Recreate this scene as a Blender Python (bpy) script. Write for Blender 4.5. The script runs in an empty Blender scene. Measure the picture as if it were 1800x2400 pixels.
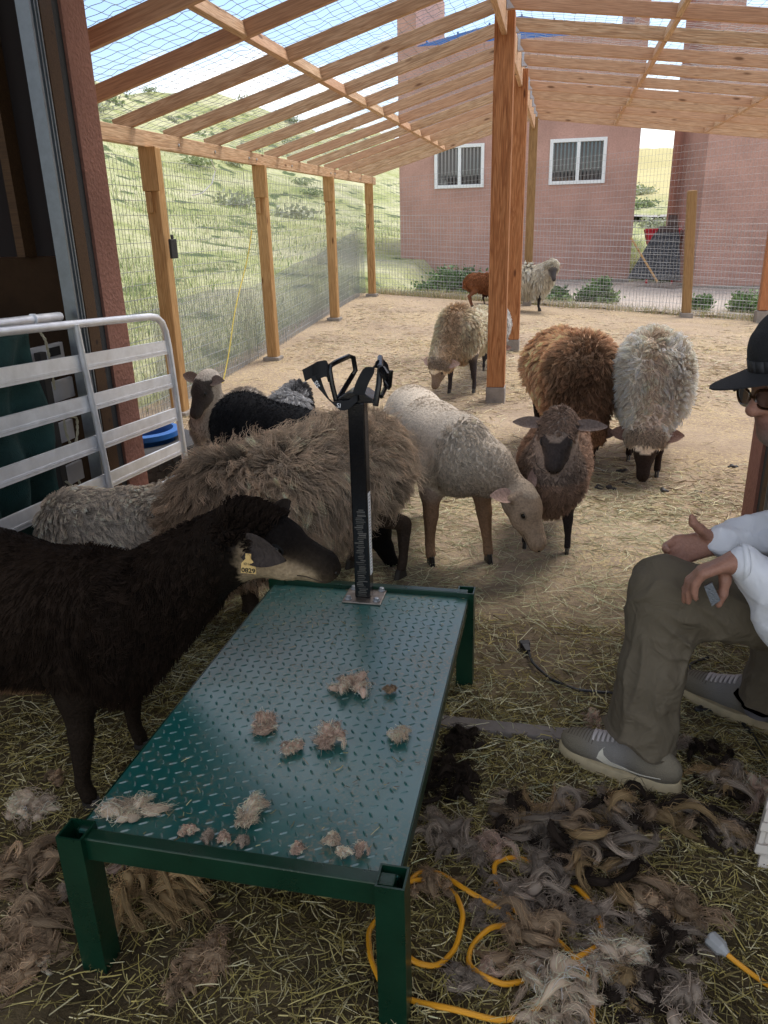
import bpy, bmesh, math, random
import numpy as np
from mathutils import Vector, Matrix, Quaternion
R_ = math.radians
rng = np.random.default_rng(7)
random.seed(7)
sc = bpy.context.scene
COL = sc.collection

# ------------------------------------------------------------------ camera
F_PX, IW, IH = 1803.0, 1800, 2400
def cam_basis(yaw, pitch, roll):
    y, p, r = R_(yaw), R_(pitch), R_(roll)
    fwd = np.array([-math.sin(y)*math.cos(p), math.cos(y)*math.cos(p), -math.sin(p)])
    rt = np.array([math.cos(y), math.sin(y), 0.0]); up = np.cross(rt, fwd)
    return rt*math.cos(r)-up*math.sin(r), rt*math.sin(r)+up*math.cos(r), fwd
CR, CU, CD = cam_basis(12.6, 20.0, 1.45)
CC = np.array([0.0, 0.0, 1.37])
cd = bpy.data.cameras.new('camera'); cam = bpy.data.objects.new('camera', cd); COL.objects.link(cam)
cd.sensor_fit = 'VERTICAL'; cd.sensor_height = 36.0; cd.sensor_width = 27.0
cd.lens = F_PX/IH*36.0; cd.clip_start = 0.05; cd.clip_end = 2000
cam.matrix_world = Matrix(((CR[0], CU[0], -CD[0], CC[0]), (CR[1], CU[1], -CD[1], CC[1]), (CR[2], CU[2], -CD[2], CC[2]), (0, 0, 0, 1)))
sc.camera = cam
def ray(x, y): return CR*((x-900)/F_PX)-CU*((y-1200)/F_PX)+CD
def atz(x, y, z=0.0):
    v = ray(x, y); return CC+v*((z-CC[2])/v[2])
def aty(x, y, Y):
    v = ray(x, y); return CC+v*((Y-CC[1])/v[1])
def atx(x, y, X):
    v = ray(x, y); return CC+v*((X-CC[0])/v[0])

# ------------------------------------------------------------------ world, sun, exposure
SUN_EL, SUN_ROT = 60.0, 35.0
w = bpy.data.worlds.new('World'); sc.world = w; w.use_nodes = True
nt = w.node_tree; nt.nodes.clear()
def N(t, kind, **kw):
    n = t.nodes.new(kind)
    for k, v in kw.items():
        if k.startswith('i_'):
            n.inputs[k[2:]].default_value = v
        else: setattr(n, k, v)
    return n
out = N(nt, 'ShaderNodeOutputWorld'); bg = N(nt, 'ShaderNodeBackground'); bg.inputs[1].default_value = 0.15
sky = N(nt, 'ShaderNodeTexSky', sky_type='NISHITA', sun_disc=False, sun_elevation=R_(SUN_EL), sun_rotation=R_(SUN_ROT))
sky.air_density = 1.0; sky.dust_density = 1.5
tc = N(nt, 'ShaderNodeTexCoord'); mp = N(nt, 'ShaderNodeMapping'); mp.inputs['Scale'].default_value = (1.3, 1.3, 3.4); mp.inputs['Location'].default_value = (1.1, 0.45, 0.55)
nz = N(nt, 'ShaderNodeTexNoise'); nz.inputs['Scale'].default_value = 2.1; nz.inputs['Detail'].default_value = 9; nz.inputs['Roughness'].default_value = 0.55
rp = N(nt, 'ShaderNodeValToRGB'); rp.color_ramp.elements[0].position = 0.45; rp.color_ramp.elements[1].position = 0.62
nz2 = N(nt, 'ShaderNodeTexNoise'); nz2.inputs['Scale'].default_value = 5.0; nz2.inputs['Detail'].default_value = 6
rp2 = N(nt, 'ShaderNodeValToRGB'); rp2.color_ramp.elements[0].position = 0.3; rp2.color_ramp.elements[1].position = 0.7
rp2.color_ramp.elements[0].color = (5.6, 5.4, 5.15, 1); rp2.color_ramp.elements[1].color = (8.0, 7.5, 6.9, 1)
mx = N(nt, 'ShaderNodeMixRGB')
L = nt.links.new
L(tc.outputs['Generated'], mp.inputs[0]); L(mp.outputs[0], nz.inputs[0]); L(mp.outputs[0], nz2.inputs[0])
L(nz.outputs[0], rp.inputs[0]); L(nz2.outputs[0], rp2.inputs[0]); L(rp.outputs[0], mx.inputs[0]); L(sky.outputs[0], mx.inputs[1]); L(rp2.outputs[0], mx.inputs[2])
L(mx.outputs[0], bg.inputs[0]); hsn = N(nt, 'ShaderNodeHueSaturation'); hsn.inputs['Saturation'].default_value = 1.1; hsn.inputs['Value'].default_value = 0.85; L(sky.outputs[0], hsn.inputs['Color']); L(hsn.outputs[0], mx.inputs[1]); L(bg.outputs[0], out.inputs[0])
sl = bpy.data.lights.new('sun', 'SUN'); sl.energy = 1.7; sl.angle = R_(22); sl.color = (1, 0.96, 0.9)
so = bpy.data.objects.new('sun', sl); COL.objects.link(so)
sd = Vector((math.sin(R_(SUN_ROT))*math.cos(R_(SUN_EL)), math.cos(R_(SUN_ROT))*math.cos(R_(SUN_EL)), math.sin(R_(SUN_EL))))
so.rotation_euler = sd.to_track_quat('Z', 'Y').to_euler(); so.location = (0, 6, 20)
sc.view_settings.view_transform = 'Standard'; sc.view_settings.look = 'None'
sc.view_settings.exposure = 1.0; sc.view_settings.gamma = 1
sc.render.engine = 'CYCLES'; sc.cycles.max_bounces = 6; sc.cycles.diffuse_bounces = 4; sc.cycles.glossy_bounces = 3
sc.cycles.transparent_max_bounces = 12; sc.cycles.use_denoising = True; sc.cycles.caustics_reflective = False; sc.cycles.caustics_refractive = False

# ------------------------------------------------------------------ object helpers
def tag(o, label=None, cat=None, group=None, kind=None):
    if label: o['label'] = label
    if cat: o['category'] = cat
    if group: o['group'] = group
    if kind: o['kind'] = kind
    return o
def empty(name, loc=(0, 0, 0)):
    o = bpy.data.objects.new(name, None); COL.objects.link(o); o.location = loc; o.empty_display_size = 0.1; return o
def wm(o):
    return o.matrix_basis.copy() if o.parent is None else wm(o.parent) @ o.matrix_parent_inverse @ o.matrix_basis
def adopt(o, parent):
    """parent without moving: the child's own data stay in world coordinates"""
    if parent is not None:
        o.parent = parent; o.matrix_parent_inverse = wm(parent).inverted()
    return o
def np_mesh(name, v, faces, mat=None, cols=None, smooth=True):
    """v (n,3); faces: list of arrays (m,k)"""
    me = bpy.data.meshes.new(name)
    v = np.asarray(v, np.float32)
    if isinstance(faces, np.ndarray): faces = [faces]
    faces = [f for f in faces if len(f)]
    me.vertices.add(len(v)); me.vertices.foreach_set('co', v.ravel())
    nl = sum(f.size for f in faces); nf = sum(len(f) for f in faces)
    me.loops.add(nl); me.polygons.add(nf)
    me.loops.foreach_set('vertex_index', np.concatenate([f.ravel() for f in faces]).astype(np.int32))
    tot = np.concatenate([np.full(len(f), f.shape[1]) for f in faces]).astype(np.int32)
    st = np.concatenate([[0], np.cumsum(tot)[:-1]]).astype(np.int32)
    me.polygons.foreach_set('loop_start', st)
    me.polygons.foreach_set('use_smooth', np.full(nf, smooth))
    if cols is not None:
        a = me.color_attributes.new('Col', 'FLOAT_COLOR', 'POINT')
        c = np.ones((len(v), 4), np.float32); c[:, :3] = cols; a.data.foreach_set('color', c.ravel())
    me.update(calc_edges=True); me.validate()
    if mat: me.materials.append(mat)
    return me
def link(name, me, parent=None, world=True):
    o = bpy.data.objects.new(name, me); COL.objects.link(o)
    if parent is not None:
        if world: adopt(o, parent)
        else: o.parent = parent
    return o

class MB:
    """collects boxes / tubes with optional vertex colours into one mesh"""
    def __init__(s): s.v = []; s.f = {3: [], 4: []}; s.n = 0; s.c = []
    def add(s, v, faces, col=(1, 1, 1)):
        v = np.asarray(v, float).reshape(-1, 3); s.v.append(v)
        for f in faces: s.f.setdefault(len(f), []).append([i+s.n for i in f])
        c = np.asarray(col, float); s.c.append(np.tile(c, (len(v), 1)) if c.ndim == 1 else c); s.n += len(v)
    def box(s, lo, hi, col=(1, 1, 1), M=None):
        x0, y0, z0 = lo; x1, y1, z1 = hi
        v = np.array([(x0, y0, z0), (x1, y0, z0), (x1, y1, z0), (x0, y1, z0), (x0, y0, z1), (x1, y0, z1), (x1, y1, z1), (x0, y1, z1)], float)
        if M is not None: v = np.array([list(M @ Vector(p)) for p in v])
        s.add(v, [(0, 3, 2, 1), (4, 5, 6, 7), (0, 1, 5, 4), (1, 2, 6, 5), (2, 3, 7, 6), (3, 0, 4, 7)], col)
    def prism(s, poly, lo, hi, axis=1, col=(1, 1, 1)):
        """poly: 2-D outline in the two other axes, extruded lo..hi on axis"""
        n = len(poly); v = []
        for d in (lo, hi):
            for a, b in poly:
                p = [a, b]; p.insert(axis, d); v.append(p)
        fs = [tuple(range(n-1, -1, -1)), tuple(range(n, 2*n))]+[(i, (i+1) % n, n+(i+1) % n, n+i) for i in range(n)]
        s.add(v, fs, col)
    def tube(s, pts, r, sides=8, col=(1, 1, 1), cap=True):
        p = np.asarray(pts, float); m = len(p); r = np.broadcast_to(np.asarray(r, float), (m,))
        t = np.gradient(p, axis=0); t /= np.linalg.norm(t, axis=1)[:, None]+1e-9
        ref = np.array([0, 0, 1.0]) if abs(t[0][2]) < 0.9 else np.array([1.0, 0, 0])
        vs = []; u = np.cross(t[0], ref); u /= np.linalg.norm(u)
        for i in range(m):
            u = u-t[i]*np.dot(u, t[i]); u /= np.linalg.norm(u)+1e-9; b = np.cross(t[i], u)
            for k in range(sides):
                a = 2*math.pi*k/sides; vs.append(p[i]+r[i]*(math.cos(a)*u+math.sin(a)*b))
        fs = [(i*sides+k, i*sides+(k+1) % sides, (i+1)*sides+(k+1) % sides, (i+1)*sides+k) for i in range(m-1) for k in range(sides)]
        if cap: fs += [tuple(range(sides-1, -1, -1)), tuple((m-1)*sides+k for k in range(sides))]
        s.add(vs, fs, col)
    def lathe(s, prof, center, sides=24, axis='z', col=(1, 1, 1), M=None):
        vs = []
        for r, h in prof:
            for k in range(sides):
                a = 2*math.pi*k/sides; vs.append((r*math.cos(a), r*math.sin(a), h))
        m = len(prof)
        fs = [(i*sides+k, i*sides+(k+1) % sides, (i+1)*sides+(k+1) % sides, (i+1)*sides+k) for i in range(m-1) for k in range(sides)]
        fs += [tuple(range(sides-1, -1, -1)), tuple((m-1)*sides+k for k in range(sides))]
        vs = np.array(vs)
        if M is not None: vs = np.array([list(M @ Vector(p)) for p in vs])
        s.add(vs+np.array(center), fs, col)
    def build(s, name, mat, parent=None, smooth=False, bevel=0, world=True, origin=None):
        v = np.concatenate(s.v)
        if origin is not None: v = v-np.array(origin)
        me = np_mesh(name, v, [np.array(f) for f in s.f.values() if f], mat, np.concatenate(s.c), smooth)
        if smooth:
            try: me.set_sharp_from_angle(angle=R_(40))
            except Exception: pass
        o = link(name, me, parent, world)
        if origin is not None: o.location = origin
        if bevel:
            b = o.modifiers.new('bevel', 'BEVEL'); b.width = bevel; b.segments = 2; b.limit_method = 'ANGLE'
        return o

# ------------------------------------------------------------------ materials
def mat(name):
    m = bpy.data.materials.new(name); m.use_nodes = True
    t = m.node_tree; b = t.nodes['Principled BSDF']; return m, t, b
def plain(name, col, rough=0.6, metal=0.0, bump=0.0, bscale=60, var=0.0, spec=None, vscale=6, coat=0):
    m, t, b = mat(name); b.inputs['Base Color'].default_value = (*col, 1); b.inputs['Roughness'].default_value = rough; b.inputs['Metallic'].default_value = metal
    if spec is not None: b.inputs['Specular IOR Level'].default_value = spec
    if coat: b.inputs['Coat Weight'].default_value = coat; b.inputs['Coat Roughness'].default_value = 0.15
    co = N(t, 'ShaderNodeTexCoord')
    if var:
        n = N(t, 'ShaderNodeTexNoise'); n.inputs['Scale'].default_value = vscale; n.inputs['Detail'].default_value = 8; n.inputs['Roughness'].default_value = 0.6
        t.links.new(co.outputs['Object'], n.inputs[0])
        r = N(t, 'ShaderNodeValToRGB'); r.color_ramp.elements[0].position = 0.3; r.color_ramp.elements[1].position = 0.72
        r.color_ramp.elements[0].color = (*[c*(1-var) for c in col], 1); r.color_ramp.elements[1].color = (*[min(1, c*(1+var)) for c in col], 1)
        t.links.new(n.outputs[0], r.inputs[0]); t.links.new(r.outputs[0], b.inputs['Base Color'])
        mr = N(t, 'ShaderNodeMapRange'); mr.inputs[3].default_value = max(0.05, rough-0.12); mr.inputs[4].default_value = min(1, rough+0.12)
        t.links.new(n.outputs[0], mr.inputs[0]); t.links.new(mr.outputs[0], b.inputs['Roughness'])
    if bump:
        n = N(t, 'ShaderNodeTexNoise'); n.inputs['Scale'].default_value = bscale; n.inputs['Detail'].default_value = 6
        t.links.new(co.outputs['Object'], n.inputs[0])
        bu = N(t, 'ShaderNodeBump'); bu.inputs['Strength'].default_value = bump; bu.inputs['Distance'].default_value = 0.01
        t.links.new(n.outputs[0], bu.inputs['Height']); t.links.new(bu.outputs[0], b.inputs['Normal'])
    return m
def vcol(name, rough=0.8, bump=0.0, bscale=80, sheen=0.0, spec=0.3, nvar=0.0, trans=0.0, sss=0.0):
    m, t, b = mat(name); a = N(t, 'ShaderNodeVertexColor', layer_name='Col'); b.inputs['Roughness'].default_value = rough
    b.inputs['Specular IOR Level'].default_value = spec
    if sheen: b.inputs['Sheen Weight'].default_value = sheen; b.inputs['Sheen Roughness'].default_value = 0.5
    co = N(t, 'ShaderNodeTexCoord'); src = a.outputs[0]
    if nvar:
        n = N(t, 'ShaderNodeTexNoise'); n.inputs['Scale'].default_value = bscale; n.inputs['Detail'].default_value = 5; t.links.new(co.outputs['Object'], n.inputs[0])
        mr = N(t, 'ShaderNodeMapRange'); mr.inputs[1].default_value = 0.3; mr.inputs[2].default_value = 0.7; mr.inputs[3].default_value = 1-nvar; mr.inputs[4].default_value = 1+nvar
        t.links.new(n.outputs[0], mr.inputs[0])
        vm = N(t, 'ShaderNodeVectorMath', operation='SCALE'); t.links.new(src, vm.inputs[0]); t.links.new(mr.outputs[0], vm.inputs['Scale']); src = vm.outputs[0]
    t.links.new(src, b.inputs['Base Color'])
    if bump:
        n = N(t, 'ShaderNodeTexNoise'); n.inputs['Scale'].default_value = bscale; n.inputs['Detail'].default_value = 6; t.links.new(co.outputs['Object'], n.inputs[0])
        bu = N(t, 'ShaderNodeBump'); bu.inputs['Strength'].default_value = bump; bu.inputs['Distance'].default_value = 0.01
        t.links.new(n.outputs[0], bu.inputs['Height']); t.links.new(bu.outputs[0], b.inputs['Normal'])
    if sss: b.inputs['Subsurface Weight'].default_value = sss; b.inputs['Subsurface Radius'].default_value = (0.02, 0.008, 0.004)
    if trans:
        tr = N(t, 'ShaderNodeBsdfTranslucent'); t.links.new(src, tr.inputs[0]); ms = N(t, 'ShaderNodeMixShader'); ms.inputs[0].default_value = trans
        t.links.new(b.outputs[0], ms.inputs[1]); t.links.new(tr.outputs[0], ms.inputs[2]); t.links.new(ms.outputs[0], t.nodes['Material Output'].inputs[0])
    return m
def wood(name, c1, c2, c3, rough=0.65, knots=True):
    """grain runs along the object's own X axis"""
    m, t, b = mat(name); Lk = t.links.new; b.inputs['Roughness'].default_value = rough; b.inputs['Specular IOR Level'].default_value = 0.3
    co = N(t, 'ShaderNodeTexCoord'); oi = N(t, 'ShaderNodeObjectInfo')
    off = N(t, 'ShaderNodeVectorMath', operation='SCALE'); off.inputs[0].default_value = (37, 11, 23); Lk(oi.outputs['Random'], off.inputs['Scale'])
    ad = N(t, 'ShaderNodeVectorMath', operation='ADD'); Lk(co.outputs['Object'], ad.inputs[0]); Lk(off.outputs[0], ad.inputs[1])
    mp = N(t, 'ShaderNodeMapping'); mp.inputs['Scale'].default_value = (1.2, 16, 16); Lk(ad.outputs[0], mp.inputs[0])
    mp2 = N(t, 'ShaderNodeMapping'); mp2.inputs['Scale'].default_value = (5, 120, 120); Lk(ad.outputs[0], mp2.inputs[0])
    n1 = N(t, 'ShaderNodeTexNoise'); n1.inputs['Scale'].default_value = 1.6; n1.inputs['Detail'].default_value = 4; n1.inputs['Distortion'].default_value = 1.2; Lk(mp.outputs[0], n1.inputs[0])
    n2 = N(t, 'ShaderNodeTexNoise'); n2.inputs['Scale'].default_value = 1.5; n2.inputs['Detail'].default_value = 4; Lk(mp2.outputs[0], n2.inputs[0])
    wv = N(t, 'ShaderNodeMath', operation='MULTIPLY'); wv.inputs[1].default_value = 9.0; Lk(n1.outputs[0], wv.inputs[0])
    fr = N(t, 'ShaderNodeMath', operation='PINGPONG'); fr.inputs[1].default_value = 1.0; Lk(wv.outputs[0], fr.inputs[0])
    r = N(t, 'ShaderNodeValToRGB'); e = r.color_ramp.elements; e[0].color = (*c1, 1); e[1].color = (*c2, 1); e[0].position = 0.1; e[1].position = 0.8
    Lk(fr.outputs[0], r.inputs[0])
    mm = N(t, 'ShaderNodeMixRGB', blend_type='MULTIPLY'); mm.inputs[0].default_value = 0.55; Lk(r.outputs[0], mm.inputs[1])
    r2 = N(t, 'ShaderNodeValToRGB'); r2.color_ramp.elements[0].position = 0.32; r2.color_ramp.elements[1].position = 0.6; r2.color_ramp.elements[0].color = (0.55, 0.5, 0.45, 1); r2.color_ramp.elements[1].color = (1, 1, 1, 1)
    Lk(n2.outputs[0], r2.inputs[0]); Lk(r2.outputs[0], mm.inputs[2]); last = mm.outputs[0]
    # whole-board tone
    hv = N(t, 'ShaderNodeMixRGB'); hv.inputs[2].default_value = (*c3, 1); mr = N(t, 'ShaderNodeMapRange'); mr.inputs[4].default_value = 0.75
    Lk(oi.outputs['Random'], mr.inputs[0]); Lk(mr.outputs[0], hv.inputs[0]); Lk(last, hv.inputs[1])
    mm2 = N(t, 'ShaderNodeMixRGB', blend_type='MULTIPLY'); mm2.inputs[0].default_value = 0.5; Lk(hv.outputs[0], mm2.inputs[1]); Lk(r2.outputs[0], mm2.inputs[2]); last = mm2.outputs[0]
    if knots:
        mk = N(t, 'ShaderNodeMapping'); mk.inputs['Scale'].default_value = (2.6, 9, 9); Lk(ad.outputs[0], mk.inputs[0])
        vo = N(t, 'ShaderNodeTexVoronoi'); vo.inputs['Scale'].default_value = 0.9; Lk(mk.outputs[0], vo.inputs[0])
        rk = N(t, 'ShaderNodeValToRGB'); rk.color_ramp.elements[0].position = 0.06; rk.color_ramp.elements[1].position = 0.13; Lk(vo.outputs['Distance'], rk.inputs[0])
        kk = N(t, 'ShaderNodeMixRGB'); kk.inputs[1].default_value = (c1[0]*0.35, c1[1]*0.28, c1[2]*0.25, 1); Lk(rk.outputs[0], kk.inputs[0]); Lk(last, kk.inputs[2]); last = kk.outputs[0]
    Lk(last, b.inputs['Base Color'])
    bu = N(t, 'ShaderNodeBump'); bu.inputs['Strength'].default_value = 0.25; bu.inputs['Distance'].default_value = 0.004; Lk(n2.outputs[0], bu.inputs['Height']); Lk(bu.outputs[0], b.inputs['Normal'])
    return m
M = {}
M['cedar'] = wood('cedar_lumber', (0.55, 0.35, 0.20), (0.70, 0.50, 0.32), (0.60, 0.34, 0.21))
M['postwood'] = wood('pressure_treated_post', (0.44, 0.24, 0.09), (0.58, 0.36, 0.16), (0.50, 0.30, 0.13))
M['oldwood'] = wood('weathered_post', (0.28, 0.17, 0.07), (0.42, 0.27, 0.12), (0.33, 0.2, 0.09))
M['stain'] = wood('stained_post', (0.36, 0.14, 0.05), (0.52, 0.24, 0.10), (0.45, 0.18, 0.08))
M['jambwood'] = wood('jamb_wood', (0.065, 0.034, 0.014), (0.095, 0.05, 0.02), (0.08, 0.04, 0.017))
M['concrete'] = plain('concrete_footing', (0.30, 0.27, 0.24), 0.9, bump=0.4, var=0.2, vscale=12)
M['galv'] = plain('galvanized_steel', (0.55, 0.57, 0.60), 0.38, 0.85, var=0.12, vscale=30)
M['track'] = plain('door_track_steel', (0.20, 0.22, 0.24), 0.42, 0.8, var=0.15, vscale=20)
M['wire'] = plain('galvanized_wire', (0.36, 0.37, 0.38), 0.5, 0.35)
M['wire2'] = plain('light_wire', (0.45, 0.46, 0.47), 0.5, 0.3)
M['alu'] = plain('aluminium', (0.80, 0.81, 0.84), 0.42, 0.55, var=0.12, bump=0.08, bscale=25, vscale=14)
M['black'] = plain('black_powder_coat', (0.006, 0.006, 0.007), 0.22, 0.0, bump=0.05, bscale=200, spec=0.5)
M['rubber'] = plain('black_rubber', (0.02, 0.02, 0.021), 0.75, bump=0.3, bscale=60)
M['tyre'] = plain('tyre_rubber', (0.055, 0.055, 0.058), 0.8, bump=0.3, bscale=60, var=0.3)
M['webbing'] = plain('black_webbing', (0.008, 0.008, 0.009), 0.8, bump=0.3, bscale=350)
M['green'] = plain('green_paint', (0.003, 0.030, 0.015), 0.3, 0.0, bump=0.05, bscale=90, var=0.25, vscale=9, spec=0.6)
M['blue'] = plain('blue_plastic', (0.02, 0.14, 0.46), 0.4)
M['white'] = plain('white_paint', (0.78, 0.79, 0.80), 0.5, var=0.05)
M['dark'] = plain('dark_void', (0.012, 0.010, 0.009), 0.9)
M['cord'] = plain('yellow_cord', (0.75, 0.33, 0.015), 0.4)
M['blkcord'] = plain('black_cord', (0.012, 0.012, 0.014), 0.45)
M['vc'] = vcol('painted_mesh', 0.7)
M['fleece'] = vcol('fleece', 0.75, spec=0.10, trans=0.38)
M['coat'] = vcol('short_coat', 0.8, bump=0.6, bscale=120, nvar=0.22, spec=0.08)
M['straw'] = vcol('straw', 0.6, spec=0.35, trans=0.15)
M['skin'] = vcol('skin', 0.5, bump=0.25, bscale=160, nvar=0.10, spec=0.4, sss=0.08)
M['eye'] = plain('eye', (0.01, 0.007, 0.004), 0.25, spec=0.25)
M['hoof'] = plain('hoof', (0.03, 0.025, 0.022), 0.5, bump=0.2)

def stucco(name, col, rough=0.9, sc_=28, mottling=0.12):
    m, t, b = mat(name); Lk = t.links.new; b.inputs['Roughness'].default_value = rough; b.inputs['Specular IOR Level'].default_value = 0.2
    co = N(t, 'ShaderNodeTexCoord')
    n = N(t, 'ShaderNodeTexNoise'); n.inputs['Scale'].default_value = 1.1; n.inputs['Detail'].default_value = 9; n.inputs['Roughness'].default_value = 0.65; Lk(co.outputs['Object'], n.inputs[0])
    r = N(t, 'ShaderNodeValToRGB'); r.color_ramp.elements[0].position = 0.3; r.color_ramp.elements[1].position = 0.7
    r.color_ramp.elements[0].color = (*[c*(1-mottling) for c in col], 1); r.color_ramp.elements[1].color = (*[c*(1+mottling) for c in col], 1); Lk(n.outputs[0], r.inputs[0])
    n2 = N(t, 'ShaderNodeTexNoise'); n2.inputs['Scale'].default_value = sc_; n2.inputs['Detail'].default_value = 7; Lk(co.outputs['Object'], n2.inputs[0])
    r3 = N(t, 'ShaderNodeValToRGB'); r3.color_ramp.elements[0].position = 0.3; r3.color_ramp.elements[1].position = 0.65; r3.color_ramp.elements[0].color = (0.72, 0.7, 0.68, 1); Lk(n2.outputs[0], r3.inputs[0])
    mm = N(t, 'ShaderNodeMixRGB', blend_type='MULTIPLY'); mm.inputs[0].default_value = 0.6; Lk(r.outputs[0], mm.inputs[1]); Lk(r3.outputs[0], mm.inputs[2])
    Lk(mm.outputs[0], b.inputs['Base Color'])
    bu = N(t, 'ShaderNodeBump'); bu.inputs['Strength'].default_value = 0.6; bu.inputs['Distance'].default_value = 0.01; Lk(n2.outputs[0], bu.inputs['Height']); Lk(bu.outputs[0], b.inputs['Normal'])
    return m
M['stucco'] = stucco('red_stucco', (0.50, 0.30, 0.25), mottling=.18)
M['barnred'] = stucco('barn_red_siding', (0.29, 0.14, 0.105), sc_=60, mottling=0.2)

def noise3(p, scale, seed=0, octs=3):
    """cheap smooth pseudo noise, -1..1"""
    g = np.random.default_rng(seed); o = np.zeros(len(p)); amp = 1.0; tot = 0
    for k in range(octs):
        for j in range(4):
            d = g.normal(size=3); d /= np.linalg.norm(d); o += amp*np.sin(p @ d*scale*(1.9**k)*(0.8+0.5*g.random())+g.random()*6.28)/4
        tot += amp*0.6; amp *= 0.55
    return np.clip(o/tot, -1.5, 1.5)
def smooth(a, b, x):
    t = np.clip((x-a)/(b-a), 0, 1); return t*t*(3-2*t)

# ------------------------------------------------------------------ terrain and ground
def ground_z(X, Y):
    X = np.asarray(X, float); Y = np.asarray(Y, float)
    s = np.interp(Y, [6.4, 13.0, 18.0, 60.0], [0, 1, .42, .42])
    Xc = np.clip(X, -3.6, 5)
    z = (0.165-0.078*Xc)*s
    return z
def hill_e(u):   # skyline elevation (dz/dy) by direction X/Y
    return np.interp(u, [-3, -1.2, -0.70, -0.586, -0.525, -0.478, -0.434, -0.361, -0.315, -0.25, -0.12, 0.05, 0.14, 0.5, 2], [0.42, 0.30, 0.225, 0.195, 0.172, 0.158, 0.151, 0.133, 0.125, 0.115, 0.09, 0.073, 0.074, 0.09, 0.1])
def terrain_z(X, Y):
    X = np.asarray(X, float); Y = np.asarray(Y, float)
    base = ground_z(X, Y)
    crest = np.interp(X/np.maximum(Y, 4), [-1.0, -0.3, -0.1, 0.1], [70, 80, 130, 150])
    u = X/np.maximum(Y, 2.0)
    H = 1.37+Y*hill_e(u)
    start = np.where(X < -3, np.maximum(6.0, 0), 26.0)
    d = np.where(X < -3, np.sqrt(np.maximum(-X-3.4, 0)**2*6+np.maximum(Y-10, 0)**2*0.8), np.maximum(Y-24, 0))
    s = np.clip(d/np.where(X < -3, crest*1.15, crest-24), 0, 1.15)
    prof = np.where(s < 1, np.clip(s, 0, 1)**0.8*(1.15-0.15*s), 1-(s-1)*1.2)
    q = np.stack([X.ravel(), Y.ravel(), 0*X.ravel()], 1)
    bump = (noise3(q, 0.22, 3)*0.35+noise3(q, 0.9, 4)*0.08).reshape(X.shape)*smooth(0.02, 0.25, s)
    return base*(1-s.clip(0, 1))+H*prof+bump*np.interp(s, [0, 1], [1, 4])
def grid_mesh(name, xs, ys, zf, m):
    X, Y = np.meshgrid(xs, ys, indexing='ij'); Z = zf(X, Y); v = np.stack([X, Y, Z], -1).reshape(-1, 3)
    nx, ny = len(xs), len(ys); i, j = np.meshgrid(np.arange(nx-1), np.arange(ny-1), indexing='ij'); a = (i*ny+j).ravel()
    return np_mesh(name, v, np.stack([a, a+ny, a+ny+1, a+1], 1), m)

def ground_material():
    m, t, b = mat('pen_ground'); Lk = t.links.new; b.inputs['Roughness'].default_value = 0.95; b.inputs['Specular IOR Level'].default_value = 0.15
    co = N(t, 'ShaderNodeTexCoord'); P = co.outputs['Object']
    def noise(s, d=6, r=0.6, dist=0):
        n = N(t, 'ShaderNodeTexNoise'); n.inputs['Scale'].default_value = s; n.inputs['Detail'].default_value = d; n.inputs['Roughness'].default_value = r; n.inputs['Distortion'].default_value = dist; Lk(P, n.inputs[0]); return n.outputs[0]
    def ramp(src, p0, p1, c0, c1):
        r = N(t, 'ShaderNodeValToRGB'); r.color_ramp.elements[0].position = p0; r.color_ramp.elements[1].position = p1
        r.color_ramp.elements[0].color = (*c0, 1); r.color_ramp.elements[1].color = (*c1, 1); Lk(src, r.inputs[0]); return r.outputs[0]
    def mixc(f, a, b_, bt='MIX'):
        n = N(t, 'ShaderNodeMixRGB', blend_type=bt)
        for i, s in ((0, f), (1, a), (2, b_)):
            if isinstance(s, (int, float)): n.inputs[i].default_value = s
            elif isinstance(s, tuple): n.inputs[i].default_value = (*s, 1)
            else: Lk(s, n.inputs[i])
        return n.outputs[0]
    dirt = ramp(noise(1.6, 8), 0.3, 0.7, (0.31, 0.23, 0.17), (0.47, 0.365, 0.27))
    fleck = ramp(noise(38, 5, 0.7, 1.5), 0.47, 0.56, (0, 0, 0), (1, 1, 1))
    patch = ramp(noise(0.9, 5), 0.36, 0.60, (0.15, 0.15, 0.15), (1, 1, 1))
    fl = mixc(1.0, fleck, patch, 'MULTIPLY')
    yard = mixc(fl, dirt, (0.60, 0.47, 0.27))
    drk = ramp(noise(15, 6, 0.7), 0.34, 0.42, (0.55, 0.5, 0.45), (1, 1, 1))
    yard = mixc(0.7, yard, drk, 'MULTIPLY')
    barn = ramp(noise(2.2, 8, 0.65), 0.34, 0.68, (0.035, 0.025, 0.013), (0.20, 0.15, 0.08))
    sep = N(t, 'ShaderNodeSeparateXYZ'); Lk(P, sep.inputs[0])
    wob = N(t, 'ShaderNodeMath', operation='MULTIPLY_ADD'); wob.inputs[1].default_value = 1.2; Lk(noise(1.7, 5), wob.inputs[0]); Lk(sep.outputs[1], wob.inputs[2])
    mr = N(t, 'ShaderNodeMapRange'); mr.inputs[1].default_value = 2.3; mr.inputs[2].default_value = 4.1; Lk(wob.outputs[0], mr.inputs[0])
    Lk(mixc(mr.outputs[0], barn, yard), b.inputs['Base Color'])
    bu = N(t, 'ShaderNodeBump'); bu.inputs['Strength'].default_value = 0.7; bu.inputs['Distance'].default_value = 0.03; Lk(noise(22, 8, 0.7), bu.inputs['Height']); Lk(bu.outputs[0], b.inputs['Normal'])
    return m
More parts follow.
